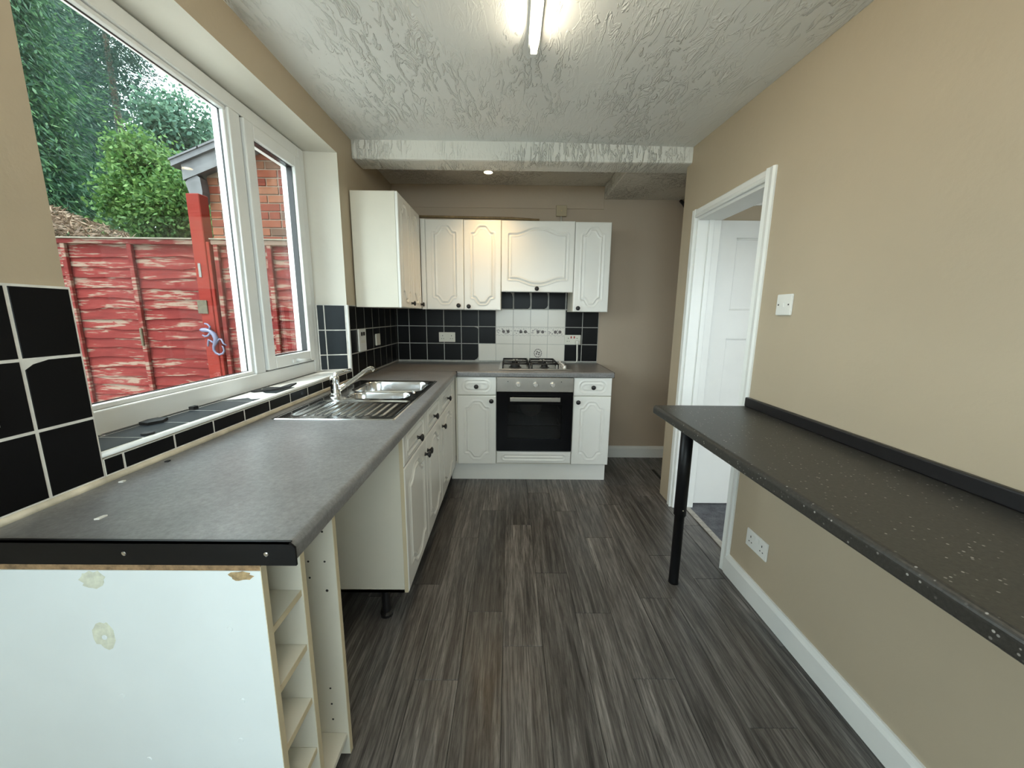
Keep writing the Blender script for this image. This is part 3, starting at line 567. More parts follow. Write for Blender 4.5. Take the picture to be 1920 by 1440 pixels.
# ------------------------------------------------------------------ cabinet fronts
def outline(kind, w, h):
    P_ = []
    if kind in ('arch', 'hood'):
        ins = 0.066 if w < 0.36 else 0.072; a = 0.050; sh = 0.104
        if kind == 'hood': ins, a, sh = 0.062, 0.042, 0.105
        hw = w / 2 - ins; us = np.linspace(-.82, .82, 61)
        def rise(u): q = min(1.0, (1 - abs(u) / .82) * (1.35 if kind == 'arch' else 1.1)); return a * (0.5 - 0.5 * math.cos(PI * q))
        top = [(u * hw, h - sh + rise(u)) for u in us]; bot = [(u * hw, sh - rise(u)) for u in us[::-1]]
        P_ = [(-hw, sh), (-hw, h - sh)] + top + [(hw, h - sh), (hw, sh)] + bot
    else:
        if kind == 'oval': hw, hh = min(w / 2 - .055, .105), h / 2 - .036
        elif kind == 'slot': hw, hh = w / 2 - .055, h / 2 - .036
        else: hw, hh = w / 2 - .055, h / 2 - .036
        r = hh * (.98 if kind != 'rect' else .45)
        for cxs, cys, a0 in ((1, 1, 0), (-1, 1, 1), (-1, -1, 2), (1, -1, 3)):
            for k in range(9):
                a = PI / 2 * (a0 + k / 8); P_.append((cxs * (hw - r) + r * math.cos(a), h / 2 + cys * (hh - r) + r * math.sin(a)))
    return np.array(P_ + [P_[0]])
front_cache = {}
def front_mesh(kind, w, h, t=0.018):
    key = (kind, round(w, 3), round(h, 3))
    if key in front_cache: return front_cache[key]
    res = 0.0045; nx, nz = max(8, int(w / res)), max(8, int(h / res)); e = 0.004
    xs = np.concatenate([[-w / 2], np.linspace(-w / 2 + e / 2, w / 2 - e / 2, nx), [w / 2]]); zs = np.concatenate([[0], np.linspace(e / 2, h - e / 2, nz), [h]])
    X, Z = np.meshgrid(xs, zs); pl = outline(kind, w, h); D = np.full(X.shape, 9.0)
    for (x0, z0), (x1, z1) in zip(pl, pl[1:]):
        L2 = (x1 - x0) ** 2 + (z1 - z0) ** 2
        if L2 < 1e-12: continue
        tt = np.clip(((X - x0) * (x1 - x0) + (Z - z0) * (z1 - z0)) / L2, 0, 1); D = np.minimum(D, np.hypot(X - x0 - tt * (x1 - x0), Z - z0 - tt * (z1 - z0)))
    Y = -t + 0.0090 * np.exp(-(D / 0.0058) ** 2) - 0.0034 * np.exp(-((D - .0125) / 0.0045) ** 2)
    if kind == 'oval': Y += 0.0025 * np.exp(-(np.maximum(0, np.hypot(X / .06, (Z - h / 2) / .022) - 1) * 6) ** 2)
    ed = np.minimum(np.minimum(X + w / 2, w / 2 - X), np.minimum(Z, h - Z)); Y += np.clip(0.0042 - ed, 0, 1) ** 2 / 0.0084 * 1.8
    me = grid_mesh('front_panel', xs, zs, Y, 'door_vinyl', 0.0); front_cache[key] = me; return me
bm = bmesh.new(); lathe(bm, [(0.011, 0.0), (0.0075, 0.004), (0.0070, 0.012), (0.012, 0.017), (0.0175, 0.021), (0.0178, 0.025), (0.012, 0.0295), (0.0, 0.031)], (0, 0, 0), (0, -1, 0), 16)
bmesh.ops.recalc_face_normals(bm, faces=bm.faces); knob_me = bpy.data.meshes.new('knob'); bm.to_mesh(knob_me); bm.free(); knob_me.materials.append(MT['black']); knob_me.polygons.foreach_set('use_smooth', [True] * len(knob_me.polygons))
def front(par, nm, kind, side, a0, a1, plane, z0, z1, knob=None, gap=0.0015):
    """side 'back': spans x a0..a1, face at y=plane; side 'left': spans y a0..a1, face at x=plane"""
    w, h = a1 - a0 - 2 * gap, z1 - z0 - 2 * gap; me = front_mesh(kind, w, h); c = (a0 + a1) / 2; t = 0.018
    if side == 'back': o = inst(nm, me, (c, plane + t, z0 + gap), par)
    else: o = inst(nm, me, (plane - t, c, z0 + gap), par, PI / 2)
    if knob:
        ka, kz = knob; k = bpy.data.objects.new('knob', knob_me); COL.objects.link(k); k.parent = o
        k.location = (ka - c, -t, kz - z0 - gap); WPOS[k.name] = Vector((0, 0, 0))
    return o
def carcass(par, x0, x1, y0, y1, z0, z1, mat='carcass', nm='carcass'): return box(nm, x0, x1, y0, y1, z0, z1, mat, par, 0.001)
def leg(par, x, y, h=0.15): return lathe_obj('leg', [(0.028, 0), (0.028, 0.012), (0.018, 0.02), (0.018, h - .02), (0.03, h - .012), (0.03, h)], (x, y, 0.0), (0, 0, 1), 'black', par, 14)
# left run: three base units
LB = [(1.462, 1.868, 'white base cabinet with drawer and arched door beside the empty appliance gap', 1.838), (1.868, 2.285, 'white base cabinet with drawer and arched door below the sink bowls', 1.895), (2.285, 2.800, 'white base cabinet with drawer and arched door next to the inner corner', 2.330)]
for i, (a, b, lab, ky) in enumerate(LB):
    c = thing('base_cabinet', (-0.72, (a + b) / 2, 0), lab, 'cabinet', 'base cabinets under the sink worktop')
    bm = bmesh.new()                                   # open-topped carcass so the sink bowls hang inside
    x0, x1 = -0.985, XL - .019
    for q in ((x0, x1, a, a + .016, .15, .869), (x0, x1, b - .016, b - .0005, .15, .869), (x0, x1, a, b - .0005, .15, .166), (x0, x0 + .006, a, b - .0005, .15, .869)): bx(bm, *q, 0.0006)
    finish('carcass', bm, 'carcass', c)
    if i == 0: box('edge_strip', XL - .0186, XL - .003, a - .0012, a + .0002, .152, .868, 'carcass_edge', c)
    front(c, 'drawer_front', 'rect', 'left', a, b, XL, .722, .867, ((a + b) / 2 + (.03 if i == 0 else 0), .775)); front(c, 'door', 'arch', 'left', a, b, XL, .152, .719, (ky, .640))
    leg(c, -0.545, a + .05); leg(c, -0.93, a + .05)
cf = box('corner_filler', XL - .016, XL - .001, 2.802, YF + .016, .152, .867, 'door_vinyl', label='plain white corner filler strip between the two cabinet runs', cat='filler panel')
# back run
bl = thing('base_cabinet', (-0.25, 3.18, 0), 'narrow white base cabinet at the corner side of the oven', 'cabinet'); XO = -0.1014
carcass(bl, XL + .002, XO - .001, YF + .019, 3.47, .15, .869); front(bl, 'drawer_front', 'oval', 'back', XL + .016, XO, YF, .722, .867, (-0.257, .792)); front(bl, 'door', 'arch', 'back', XL + .016, XO, YF, .152, .719, (-0.140, .678)); leg(bl, -.3, 3.03); leg(bl, -.3, 3.42)
br = thing('base_cabinet', (0.65, 3.18, 0), 'narrow white base cabinet at the free end of the oven', 'cabinet')
carcass(br, XO + .602, .799, YF + .019, 3.47, .15, .869); front(br, 'drawer_front', 'oval', 'back', XO + .602, .800, YF, .722, .867, (.652, .792)); front(br, 'door', 'arch', 'back', XO + .602, .800, YF, .152, .719, (.538, .674)); leg(br, .7, 3.03); leg(br, .7, 3.42)
oh = thing('oven_housing', (0.2, 3.18, 0), 'white oven housing with a slotted panel beneath the oven', 'cabinet')
bm = bmesh.new(); bx(bm, XO + .001, XO + .601, YF + .019, 3.47, .15, .262); finish('carcass', bm, 'carcass', oh); front(oh, 'lower_panel', 'slot', 'back', XO + .002, XO + .600, YF, .162, .262); leg(oh, .05, 3.03); leg(oh, .35, 3.03)
box('plinth', -0.470, 0.792, YF + .055, YF + .070, 0.0, .150, 'door_vinyl', bev=.001, label='white plinth board along the floor under the oven run', cat='plinth')
# wall cabinets
wl = thing('wall_cabinet', (-0.88, 2.88, 1.38), 'white wall cabinet on the window side wall showing its plain end panel', 'cabinet')
carcass(wl, XW + .009, -.739, 2.580, 3.170, 1.382, 2.104); XD = -.720
front(wl, 'door', 'arch', 'left', 2.580, 2.885, XD, 1.380, 2.104, (2.845, 1.417)); front(wl, 'door', 'arch', 'left', 2.885, 3.170, XD, 1.380, 2.104, (3.135, 1.417))
YD = 3.180
wb = thing('wall_cabinet', (-.38, 3.33, 1.38), 'white two door wall cabinet lit by the warm bulb', 'cabinet')
carcass(wb, -.700, -.076, YD + .019, YK - .010, 1.380, 2.078); front(wb, 'door', 'arch', 'back', -.682, -.377, YD, 1.378, 2.080, (-.420, 1.412)); front(wb, 'door', 'arch', 'back', -.377, -.075, YD, 1.376, 2.078, (-.338, 1.406))
box('corner_post', -.719, -.683, YD + .004, YD + .019, 1.38, 2.08, 'door_vinyl', wb)
hd = thing('extractor_cabinet', (.22, 3.33, 1.525), 'white cooker hood cabinet with wide arched flap above the hob', 'cabinet')
carcass(hd, -.074, .511, YD + .019, YK - .010, 1.545, 2.074); front(hd, 'flap', 'hood', 'back', -.075, .512, YD, 1.524, 2.076, (.214, 1.552))
box('extractor_grille', -.04, .48, YD + .04, YK - .03, 1.538, 1.545, 'steel', hd)
wr = thing('wall_cabinet', (.66, 3.33, 1.37), 'narrow white single door wall cabinet at the free end of the run', 'cabinet')
carcass(wr, .513, .802, YD + .019, YK - .010, 1.372, 2.070); front(wr, 'door', 'arch', 'back', .513, .803, YD, 1.370, 2.072, (.553, 1.400))

# ------------------------------------------------------------------ wine rack end unit
wrk = thing('wine_rack_unit', (-.75, .81, 0), 'open cream end unit with small stepped shelves under the worktop end', 'shelf unit')
UX0, UX1 = XW + .004, -.475
box('end_panel', -1.094, UX1 - .0012, .658, .674, .012, .848, 'end_panel', wrk, .0008, label='bluish white end panel'); box('edge_strip', UX1 - .0012, UX1, .658, .674, .012, .857, 'carcass_edge', wrk)
bm = bmesh.new(); bx(bm, XW + .001, UX1 - .002, .660, .673, .848, .8675); finish('torn_chipboard', bm, 'chipboard', wrk)
for y0, y1, z1 in ((.787, .803, .869), (.946, .962, .869)):
    box('upright', UX0, UX1 - .0012, y0, y1, .012, z1, 'carcass', wrk, .0008); box('edge_strip', UX1 - .0012, UX1, y0, y1, .012, z1, 'carcass_edge', wrk)
for z in (.105, .255, .405, .558, .705):
    box('shelf', UX0, UX1 - .006, .6745, .7865, z - .015, z, 'carcass', wrk, .0006); box('edge_strip', UX1 - .006, UX1 - .0045, .6745, .7865, z - .015, z, 'carcass_edge', wrk)
box('shelf', UX0, UX1 - .006, .8035, .9455, .075, .091, 'carcass', wrk, .0006); box('back_board', UX0, UX0 + .006, .66, .96, .02, .86, 'carcass', wrk)
box('top_rail', UX1 - .075, UX1 - .004, .6745, .7865, .850, .866, 'carcass', wrk)
for dx, z, r in ((-.030, .80, .004), (-.030, .755, .003), (-.030, .665, .003), (-.075, .665, .003), (-.075, .615, .003), (-.030, .575, .004), (-.09, .42, .003), (-.09, .375, .003), (-.045, .25, .003), (-.045, .195, .003), (-.045, .14, .003)):
    lathe_obj('shelf_pin_hole', [(r, 0), (r, .0006), (0, .0006)], (UX1 + dx, .946, z), (0, -1, 0), 'pin_hole', wrk, 10)
for x, z in ((-.80, .70), (-.55, .72), (-.79, .56), (-.545, .55), (-.76, .40), (-.56, .45), (-.70, .30)):
    lathe_obj('screw_cap', [(.006, 0), (.005, .0012), (0, .0015)], (x, .658, z), (0, -1, 0), 'end_panel', wrk, 10)
def blob(nm, x, z, rx, rz, mat, par, y, seed):
    R_ = random.Random(seed); bm = bmesh.new(); prism(bm, [(x + rx * (0.8 + .4 * R_.random()) * math.cos(k * PI / 9), z + rz * (0.8 + .4 * R_.random()) * math.sin(k * PI / 9)) for k in range(18)], (0, y, 0), (1, 0, 0), (0, 0, 1), (0, -1, 0), .0006); return finish(nm, bm, mat, par)
blob('glue_patch', -.80, .828, .024, .020, 'glue', wrk, .658, 1); blob('glue_patch', -.515, .838, .022, .010, 'glue_brown', wrk, .658, 2); blob('glue_patch', -.80, .705, .022, .030, 'glue', wrk, .658, 3)

# ------------------------------------------------------------------ sink and tap
sk_ = thing('kitchen_sink', (-.72, 1.97, WT), 'stainless steel bowl and a half sink with ribbed drainer', 'sink')
def rr_sdf(X, Y, cx, cy, hx, hy, r):
    qx, qy = np.abs(X - cx) - (hx - r), np.abs(Y - cy) - (hy - r); return np.hypot(np.maximum(qx, 0), np.maximum(qy, 0)) + np.minimum(np.maximum(qx, qy), 0) - r
sx = np.linspace(SKX0, SKX1, 127); sy = np.linspace(SKY0, SKY1, 236); X, Y = np.meshgrid(sx, sy); Z = np.full(X.shape, WT + .0042)
def bowl(Z, cx, cy, hx, hy, r, depth):
    d = -rr_sdf(X, Y, cx, cy, hx, hy, r); s = np.clip((d + .004) / .034, 0, 1); return Z - depth * s * s * (3 - 2 * s) - .01 * np.clip(d / .15, 0, 1) * (d > .03)
Z = bowl(Z, -.700, 2.245, .195, .165, .075, .150); Z = bowl(Z, -.690, 1.985, .155, .078, .055, .110)
dr = rr_sdf(X, Y, -.705, 1.705, .225, .165, .05); mask = np.clip(-dr / .02, 0, 1)
Z = Z - .005 * mask + .0022 * mask * np.clip(np.clip(-dr / .035 - .6, 0, 1), 0, 1) * np.clip(np.cos((X + .70) * 2 * PI / .036) * 1.6, -1, 1) * np.clip((Y - 1.56) / .05, 0, 1) * np.clip((1.845 - Y) / .04, 0, 1)
rim = rr_sdf(X, Y, (SKX0 + SKX1) / 2, (SKY0 + SKY1) / 2, (SKX1 - SKX0) / 2, (SKY1 - SKY0) / 2, .02); Z += -.004 * np.clip(1 + rim / .006, 0, 1) - .0025 * np.clip(-rim / .012 - .5, 0, 1)
bm = bmesh.new(); gv = [[bm.verts.new((float(X[j, i]), float(Y[j, i]), float(Z[j, i]))) for i in range(len(sx))] for j in range(len(sy))]
for j in range(len(sy) - 1):
    for i in range(len(sx) - 1): bm.faces.new((gv[j][i], gv[j][i + 1], gv[j + 1][i + 1], gv[j + 1][i]))
finish('basin', bm, 'steel_sink', sk_, smooth=True)
for cx, cy, z in ((-.70, 2.245, WT - .151), (-.69, 1.985, WT - .108)):
    w_ = lathe_obj('waste', [(.040, 0), (.040, .003), (.030, .004), (.026, .001), (0, .001)], (cx, cy, z - .003), (0, 0, 1), 'chrome', sk_, 24)
lathe_obj('plug_holder', [(.010, 0), (.010, .004), (.006, .008), (0, .009)], (-.535, 2.085, WT + .002), (0, 0, 1), 'chrome', sk_, 14)
tp = thing('mixer_tap', (-.925, 1.985, WT), 'chrome single lever mixer tap with long straight spout', 'tap')
TX, TY = -.925, 1.985
lathe_obj('tap_body', [(.030, 0), (.030, .006), (.025, .012), (.022, .03), (.021, .06), (.024, .085), (.024, .095), (.018, .104), (0, .106)], (TX, TY, WT + .002), (0, 0, 1), 'chrome', tp, 24)
tube_obj('spout', [(TX + .004, TY + .01, WT + .022), (TX + .03, TY + .07, WT + .045), (TX + .065, TY + .14, WT + .078), (TX + .095, TY + .20, WT + .108), (TX + .108, TY + .225, WT + .115), (TX + .115, TY + .24, WT + .112), (TX + .118, TY + .246, WT + .098)], [.016, .013, .012, .012, .013, .014, .012], 'chrome', tp, 12)
tube_obj('lever', [(TX, TY, WT + .100), (TX + .005, TY + .01, WT + .112), (TX + .025, TY + .05, WT + .120), (TX + .045, TY + .10, WT + .126)], [.012, .012, .008, .006], 'chrome', tp, 10)

# ------------------------------------------------------------------ oven
ov = thing('built_in_oven', (.2, 3.18, .265), 'built in electric oven with steel control panel and black glass door', 'oven')
OX0, OX1 = XO + .002, XO + .598
bm = bmesh.new()
for q in ((OX0 + .01, OX0 + .05, YF + .03, 3.44, .275, .862), (OX1 - .05, OX1 - .01, YF + .03, 3.44, .275, .862), (OX0 + .01, OX1 - .01, 3.42, 3.44, .275, .862), (OX0 + .01, OX1 - .01, YF + .03, 3.44, .275, .33), (OX0 + .01, OX1 - .01, YF + .03, 3.44, .72, .862)): bx(bm, *q)
finish('oven_cavity', bm, 'enamel', ov)
cp = box('control_panel', OX0, OX1, YF - .012, YF + .03, .752, .866, 'steel', ov, .003, 2)
for x in (.069, .203, .335):
    lathe_obj('control_knob', [(.021, 0), (.021, .004), (.019, .006), (.018, .024), (.015, .028), (0, .028)], (x, YF - .012, .812), (0, -1, 0), 'silver_knob', ov, 24)
    box('knob_grip', x - .004, x + .004, YF - .045, YF - .038, .795, .829, 'silver_knob', ov, .002)
for x in (-.012, .402): lathe_obj('indicator_lamp', [(.004, 0), (.004, .001), (0, .0015)], (x, YF - .012, .834), (0, -1, 0), 'pin_hole', ov, 10)
od = thing('oven_door', (.2, YF, .27)); od.parent = ov; od.location = Vector((.2, YF, .27)) - WPOS[ov.name]
bm = bmesh.new(); wx0, wx1, wz0, wz1 = -.012, .412, .372, .652
for q in ((OX0, wx0, YF - .012, YF + .02, .272, .748), (wx1, OX1, YF - .012, YF + .02, .272, .748), (wx0, wx1, YF - .012, YF + .02, .272, wz0), (wx0, wx1, YF - .012, YF + .02, wz1, .748)): bx(bm, *q)
finish('door_frame', bm, 'black_gloss', od); box('door_glass', wx0, wx1, YF - .011, YF - .007, wz0, wz1, 'oven_glass', od)
bm = bmesh.new(); bx(bm, .005, .395, YF - .052, YF - .040, .682, .716, .004, 2); hn = finish('handle_bar', bm, 'steel', od)
for x in (.03, .37): box('handle_mount', x - .008, x + .008, YF - .042, YF - .011, .688, .710, 'steel', od, .002)
bm = bmesh.new()
for k in range(11): x = .0 + k * .04; tube(bm, [(x, YF + .05, .466), (x, 3.40, .466)], .002, 6)
tube(bm, [(-.03, YF + .05, .466), (.43, YF + .05, .466)], .0035, 6); tube(bm, [(-.03, 3.40, .466), (.43, 3.40, .466)], .003, 6)
finish('oven_rack', bm, 'chrome', ov)
lathe_obj('fan_cover', [(.10, 0), (.10, .008), (.085, .012), (0, .014)], (.2, 3.42, .52), (0, -1, 0), 'steel', ov, 28)
for z in (.40, .52, .58): box('side_runner', OX0 + .05, OX0 + .056, YF + .05, 3.4, z, z + .005, 'steel', ov); box('side_runner', OX1 - .056, OX1 - .05, YF + .05, 3.4, z, z + .005, 'steel', ov)

# ------------------------------------------------------------------ hob
hb_ = thing('gas_hob', (.2, 3.2, WT), 'steel gas hob with two black pan supports', 'hob')
HX0, HX1, HY0, HY1 = -.085, .500, 2.990, 3.440
box('hob_plate', HX0, HX1, HY0, HY1, WT + .0005, WT + .009, 'steel', hb_, .004, 2)
def burner(x, y, r):
    lathe_obj('burner', [(r + .012, 0), (r + .012, .003), (r, .006), (r, .014), (r * .92, .014), (r * .92, .02), (r * .8, .023), (0, .023)], (x, y, WT + .0092), (0, 0, 1), 'cast_iron', hb_, 24)
for x, y, r in ((.045, 3.09, .040), (.045, 3.33, .028), (.285, 3.09, .028), (.285, 3.33, .036)): burner(x, y, r)
for gx0, gx1 in ((-.055, .155), (.180, .390)):
    g = bmesh.new(); z = WT + .045; r = .0048
    loop = [(gx0, HY0 + .03, z), (gx1, HY0 + .03, z), (gx1, HY1 - .03, z), (gx0, HY1 - .03, z)]
    for a, b in ((0, 1), (1, 2), (2, 3), (3, 0)): tube(g, [loop[a], loop[b]], r, 8)
    cx = (gx0 + gx1) / 2
    for x, y in ((gx0, HY0 + .03), (gx1, HY0 + .03), (gx0, HY1 - .03), (gx1, HY1 - .03), (gx0, 3.215), (gx1, 3.215)): tube(g, [(x, y, z), (x, y, WT + .009)], r, 8)
    for y in (3.09, 3.33):
        for dx, dy in ((1, 0), (-1, 0)): tube(g, [(cx + dx * (gx1 - gx0) / 2, y, z), (cx + dx * .022, y, z + .002)], r * .9, 8)
        for dy in (1, -1): tube(g, [(cx, y + dy * .09, z), (cx, y + dy * .022, z + .002)], r * .9, 8)
    tube(g, [(gx0, 3.215, z), (gx1, 3.215, z)], r, 8)
    finish('pan_support', g, 'cast_iron', hb_, smooth=True)
for k in range(4): lathe_obj('hob_knob', [(.019, 0), (.019, .004), (.017, .006), (.016, .020), (.013, .023), (0, .023)], (.445, 3.07 + k * .09, WT + .0092), (0, 0, 1), 'silver_knob', hb_, 20)

# ------------------------------------------------------------------ sockets and switches (local frame: u right, v up, n out of the wall)
def plate(name, O, U, N, w, h, mat, label, cat, t=0.008):
    """O = centre on wall"""
    O, U, N = Vector(O), Vector(U), Vector(N); th = thing(name, O - Vector((0, 0, h / 2)), label, cat)
    def pc(nm, u0, u1, v0, v1, n0, n1, m, bev=0.0):
        bm = bmesh.new(); prism(bm, [(u0, v0), (u1, v0), (u1, v1), (u0, v1)], O + N * n0, U, (0, 0, 1), N, n1 - n0)
        if bev: bmesh.ops.bevel(bm, geom=list(bm.edges), offset=bev, segments=2, affect='EDGES')
        return finish(nm, bm, m, th)
    pc('face_plate', -w / 2, w / 2, -h / 2, h / 2, 0, t, mat, .002); return th, pc
def double_socket(O, U, N, mat, label, t=.008, rocker_mat=None):
    th, pc = plate('double_socket', O, U, N, .147, .087, mat, label, 'socket', t)
    for s in (-1, 1):
        pc('rocker', s * .014 - .006, s * .014 + .006, .012, .032, t, t + .003, rocker_mat or mat, .0008)
        c = s * .040
        for u0, u1, v0, v1 in ((c - .0025, c + .0025, .008, .018), (c - .012, c - .006, -.016, -.011), (c + .006, c + .012, -.016, -.011)): pc('pin_slot', u0, u1, v0, v1, t, t + .0006, 'pin_hole')
    return th, pc
double_socket((-.571, YK - .009, 1.137), (1, 0, 0), (0, -1, 0), 'socket', 'cream double socket on the black tiles under the two door cabinet')
th, pc = double_socket((.572, YK - .009, 1.124), (1, 0, 0), (0, -1, 0), 'socket', 'cream double socket with red rockers beside the white tiles', rocker_mat='red')
pl = thing('appliance_plug', (.612, YK - .02, 1.09), 'cream plug with flex running down to the worktop beside the hob', 'plug')
box('plug_body', .598, .626, YK - .048, YK - .0185, 1.085, 1.118, 'cable', pl, .004, 2)
tube_obj('flex', [(.612, YK - .034, 1.088), (.614, YK - .03, 1.04), (.618, YK - .022, .97), (.618, YK - .020, .925), (.60, YK - .022, .916), (.54, YK - .03, .915), (.512, YK - .05, .915)], [.008, .008, .0085, .008, .004, .003, .003], 'cable', pl, 8)
double_socket((XR, 1.611, .296), (0, -1, 0), (-1, 0, 0), 'socket_white', 'white double socket low on the wall under the black bar')
th, pc = plate('light_switch', (XR, 1.640, 1.394), (0, -1, 0), (-1, 0, 0), .087, .087, 'socket_white', 'white light switch on the magnolia wall beside the doorway', 'switch', .010)
pc('rocker', -.006, .006, -.010, .010, .010, .014, 'socket_white', .001)
for u in (-.030, .030): pc('screw_head', u - .003, u + .003, -.003, .003, .010, .011, 'pin_hole')
th, pc = plate('cooker_switch', (XW + .009, 2.632, 1.160), (0, 1, 0), (1, 0, 0), .125, .150, 'socket_white', 'tall white cooker switch plate on the black tiles by the window', 'switch', .010)
pc('rocker', -.030, -.006, .030, .055, .010, .014, 'pin_hole', .001); pc('rocker', .010, .034, .030, .055, .010, .014, 'pin_hole', .001); pc('label_strip', -.04, .04, -.02, .0, .010, .0105, 'socket')
th, pc = plate('blank_plate', (XW + .009, 2.945, 1.145), (0, 1, 0), (1, 0, 0), .087, .087, 'socket', 'plain cream blanking plate on the black tiles under the wall cabinet', 'wall plate', .010)
th, pc = double_socket((XW + .010, .660, 1.150), (0, 1, 0), (1, 0, 0), 'socket_white', 'white double socket on the big black tiles beside the window', .010)
jbx = thing('junction_box', (.433, YK, 2.18), 'square beige junction box with cable above the cooker hood cabinet', 'junction box')
box('box_lid', .388, .478, YK - .030, YK - .008, 2.180, 2.268, 'junction', jbx, .003, 2); box('lid_screw', .428, .438, YK - .032, YK - .0295, 2.22, 2.23, 'brass', jbx, .001); tube_obj('cable', [(.433, YK - .016, 2.182), (.433, YK - .015, 2.12), (.42, YK - .03, 2.085)], .005, 'cable', jbx)
tube_obj('timber_strip', [(-.985, YK - .012, 2.170), (-.5, YK - .012, 2.166), (.0, YK - .012, 2.162), (.245, YK - .012, 2.150)], .010, 'wood_trunk', label='thin bare timber strip along the wall above the cabinets', cat='batten')
tube_obj('dark_bracket', [(1.452, YK - .01, 2.322), (1.478, YK - .03, 2.29), (1.505, YK - .03, 2.24), (1.51, YK - .03, 2.21)], [.012, .016, .015, .010], 'black_metal', label='small black bracket in the alcove corner under the soffit', cat='bracket')

# ------------------------------------------------------------------ lamps
ft = thing('tube_light', (.085, 1.13, 2.36), 'lit fluorescent tube light on the ceiling', 'ceiling light')
box('batten', .062, .108, .50, 1.755, 2.402, 2.432, 'upvc', ft, .004, 2); tube_obj('tube', [(.085, .53, 2.380), (.085, 1.715, 2.380)], .0150, 'tube', ft, 16)
for y in (.515, 1.735): box('tube_holder', .071, .099, y - .012, y + .012, 2.362, 2.404, 'upvc', ft, .004, 2)
cl = thing('ceiling_spotlight', (-.165, 2.935, 2.31), 'small warm spotlight fixed behind the ceiling beam', 'ceiling light')
lathe_obj('spot_body', [(.030, 0), (.034, -.004), (.034, -.092), (.031, -.092), (.031, -.074), (0, -.074)], (-.165, 2.935, ZC), (0, 0, 1), 'upvc', cl, 20)
lathe_obj('lens', [(.028, 0), (.028, -.006), (.02, -.010), (0, -.012)], (-.165, 2.935, ZC - .0745), (0, 0, 1), 'bulb', cl, 20)
sd = bpy.data.lights.new('spot_beam', 'SPOT'); sd.energy = SPOT; sd.color = (1.0, 0.66, 0.30); sd.spot_size = math.radians(118); sd.spot_blend = 1.0; sd.shadow_soft_size = .025
so_ = bpy.data.objects.new('spot_beam', sd); COL.objects.link(so_); so_.parent = cl; so_.location = Vector((-.165, 2.935, ZC - .093)) - WPOS[cl.name]
# ------------------------------------------------------------------ breakfast bar
bb = thing('breakfast_bar', (.94, 1.05, 0), 'black speckled breakfast bar shelf on one round black leg', 'breakfast bar')
BX0, BY0, BY1, BZ = .706, -.25, 1.806, .913
bm = bmesh.new(); prism(bm, nose(XR - BX0 - .001, BZ - .040, BZ), (BX0, BY0, 0), (1, 0, 0), (0, 0, 1), (0, 1, 0), BY1 - BY0); finish('bar_top', bm, 'bar', bb)
box('upstand', XR - .020, XR - .0005, BY0, BY1, BZ, BZ + .045, 'black', bb, .005, 2)
tube_obj('leg', [(.850, 1.735, .873), (.850, 1.735, .375), (.850, 1.735, .372), (.850, 1.735, .012), (.850, 1.735, 0)], [.0290, .0290, .0235, .0235, .026], 'black_metal', bb, 18)
box('leg_plate', .80, .90, 1.685, 1.785, .867, .873, 'black_metal', bb); lathe_obj('leg_screw', [(.004, 0), (.004, .002), (0, .003)], (.850, 1.706, .41), (0, -1, 0), 'chrome', bb, 10)
for y in (.45, 1.15): box('underside_bracket', BX0 + .02, XR - .001, y, y + .03, BZ - .052, BZ - .040, 'black_metal', bb, .002)

# ------------------------------------------------------------------ loose bits on the sill and worktop
def flake(nm, cx, cy, z, pts, t, label, tilt=0.0, mat='flake'):
    bm = bmesh.new(); prism(bm, [(cx + a, cy + b) for a, b in pts], (0, 0, z), (1, 0, 0), (0, 1, 0), (0, 0, 1), t)
    for v in bm.verts: v.co.z += max(0, (v.co.y - cy)) * tilt
    return finish(nm, bm, mat, label=label, cat='debris')
ST = SILZ + .0127
flake('sealant_scrap', -1.095, 1.735, ST, [(-.07, -.05), (-.05, -.06), (.0, -.02), (.06, .03), (.068, .075), (.045, .06), (.02, .02), (-.04, -.01), (-.07, -.02)], .007, 'long curled black sealant scrap beside the bare white sill tiles', .22)
flake('sealant_scrap', -1.150, 1.195, ST, [(-.02, -.03), (.012, -.035), (.03, 0), (.015, .035), (-.015, .03), (-.025, .005)], .009, 'jagged black scrap lying against the window frame on the black film of the sill')
lathe_obj('bottle_cap', [(.016, 0), (.016, .004), (.014, .006), (0, .005)], (-1.058, 1.075, ST), (0, 0, 1), 'flake', label='small round black cap on the tiled sill', cat='cap')
flake('sealant_scrap', -1.165, 1.37, ST, [(-.008, -.012), (.008, -.01), (.01, .01), (-.006, .014)], .012, 'tiny black crumb beside the window frame on the sill')
flake('crumb', -.857, .737, WT + .0003, [(-.004, -.006), (.005, -.004), (.006, .012), (0, .010)], .003, 'small white crumb on the worktop near the black end strip', mat='crumb')
flake('crumb', -.985, .913, WT + .0003, [(-.004, -.005), (.006, -.003), (.005, .006), (-.003, .005)], .003, 'tiny pale crumb on the worktop beside the big black tiles', mat='crumb')
flake('crumb', -.990, 1.05, WT + .0003, [(-.004, -.006), (.005, -.004), (.004, .006), (-.004, .005)], .003, 'tiny dark crumb on the worktop under the tiled sill', mat='flake')

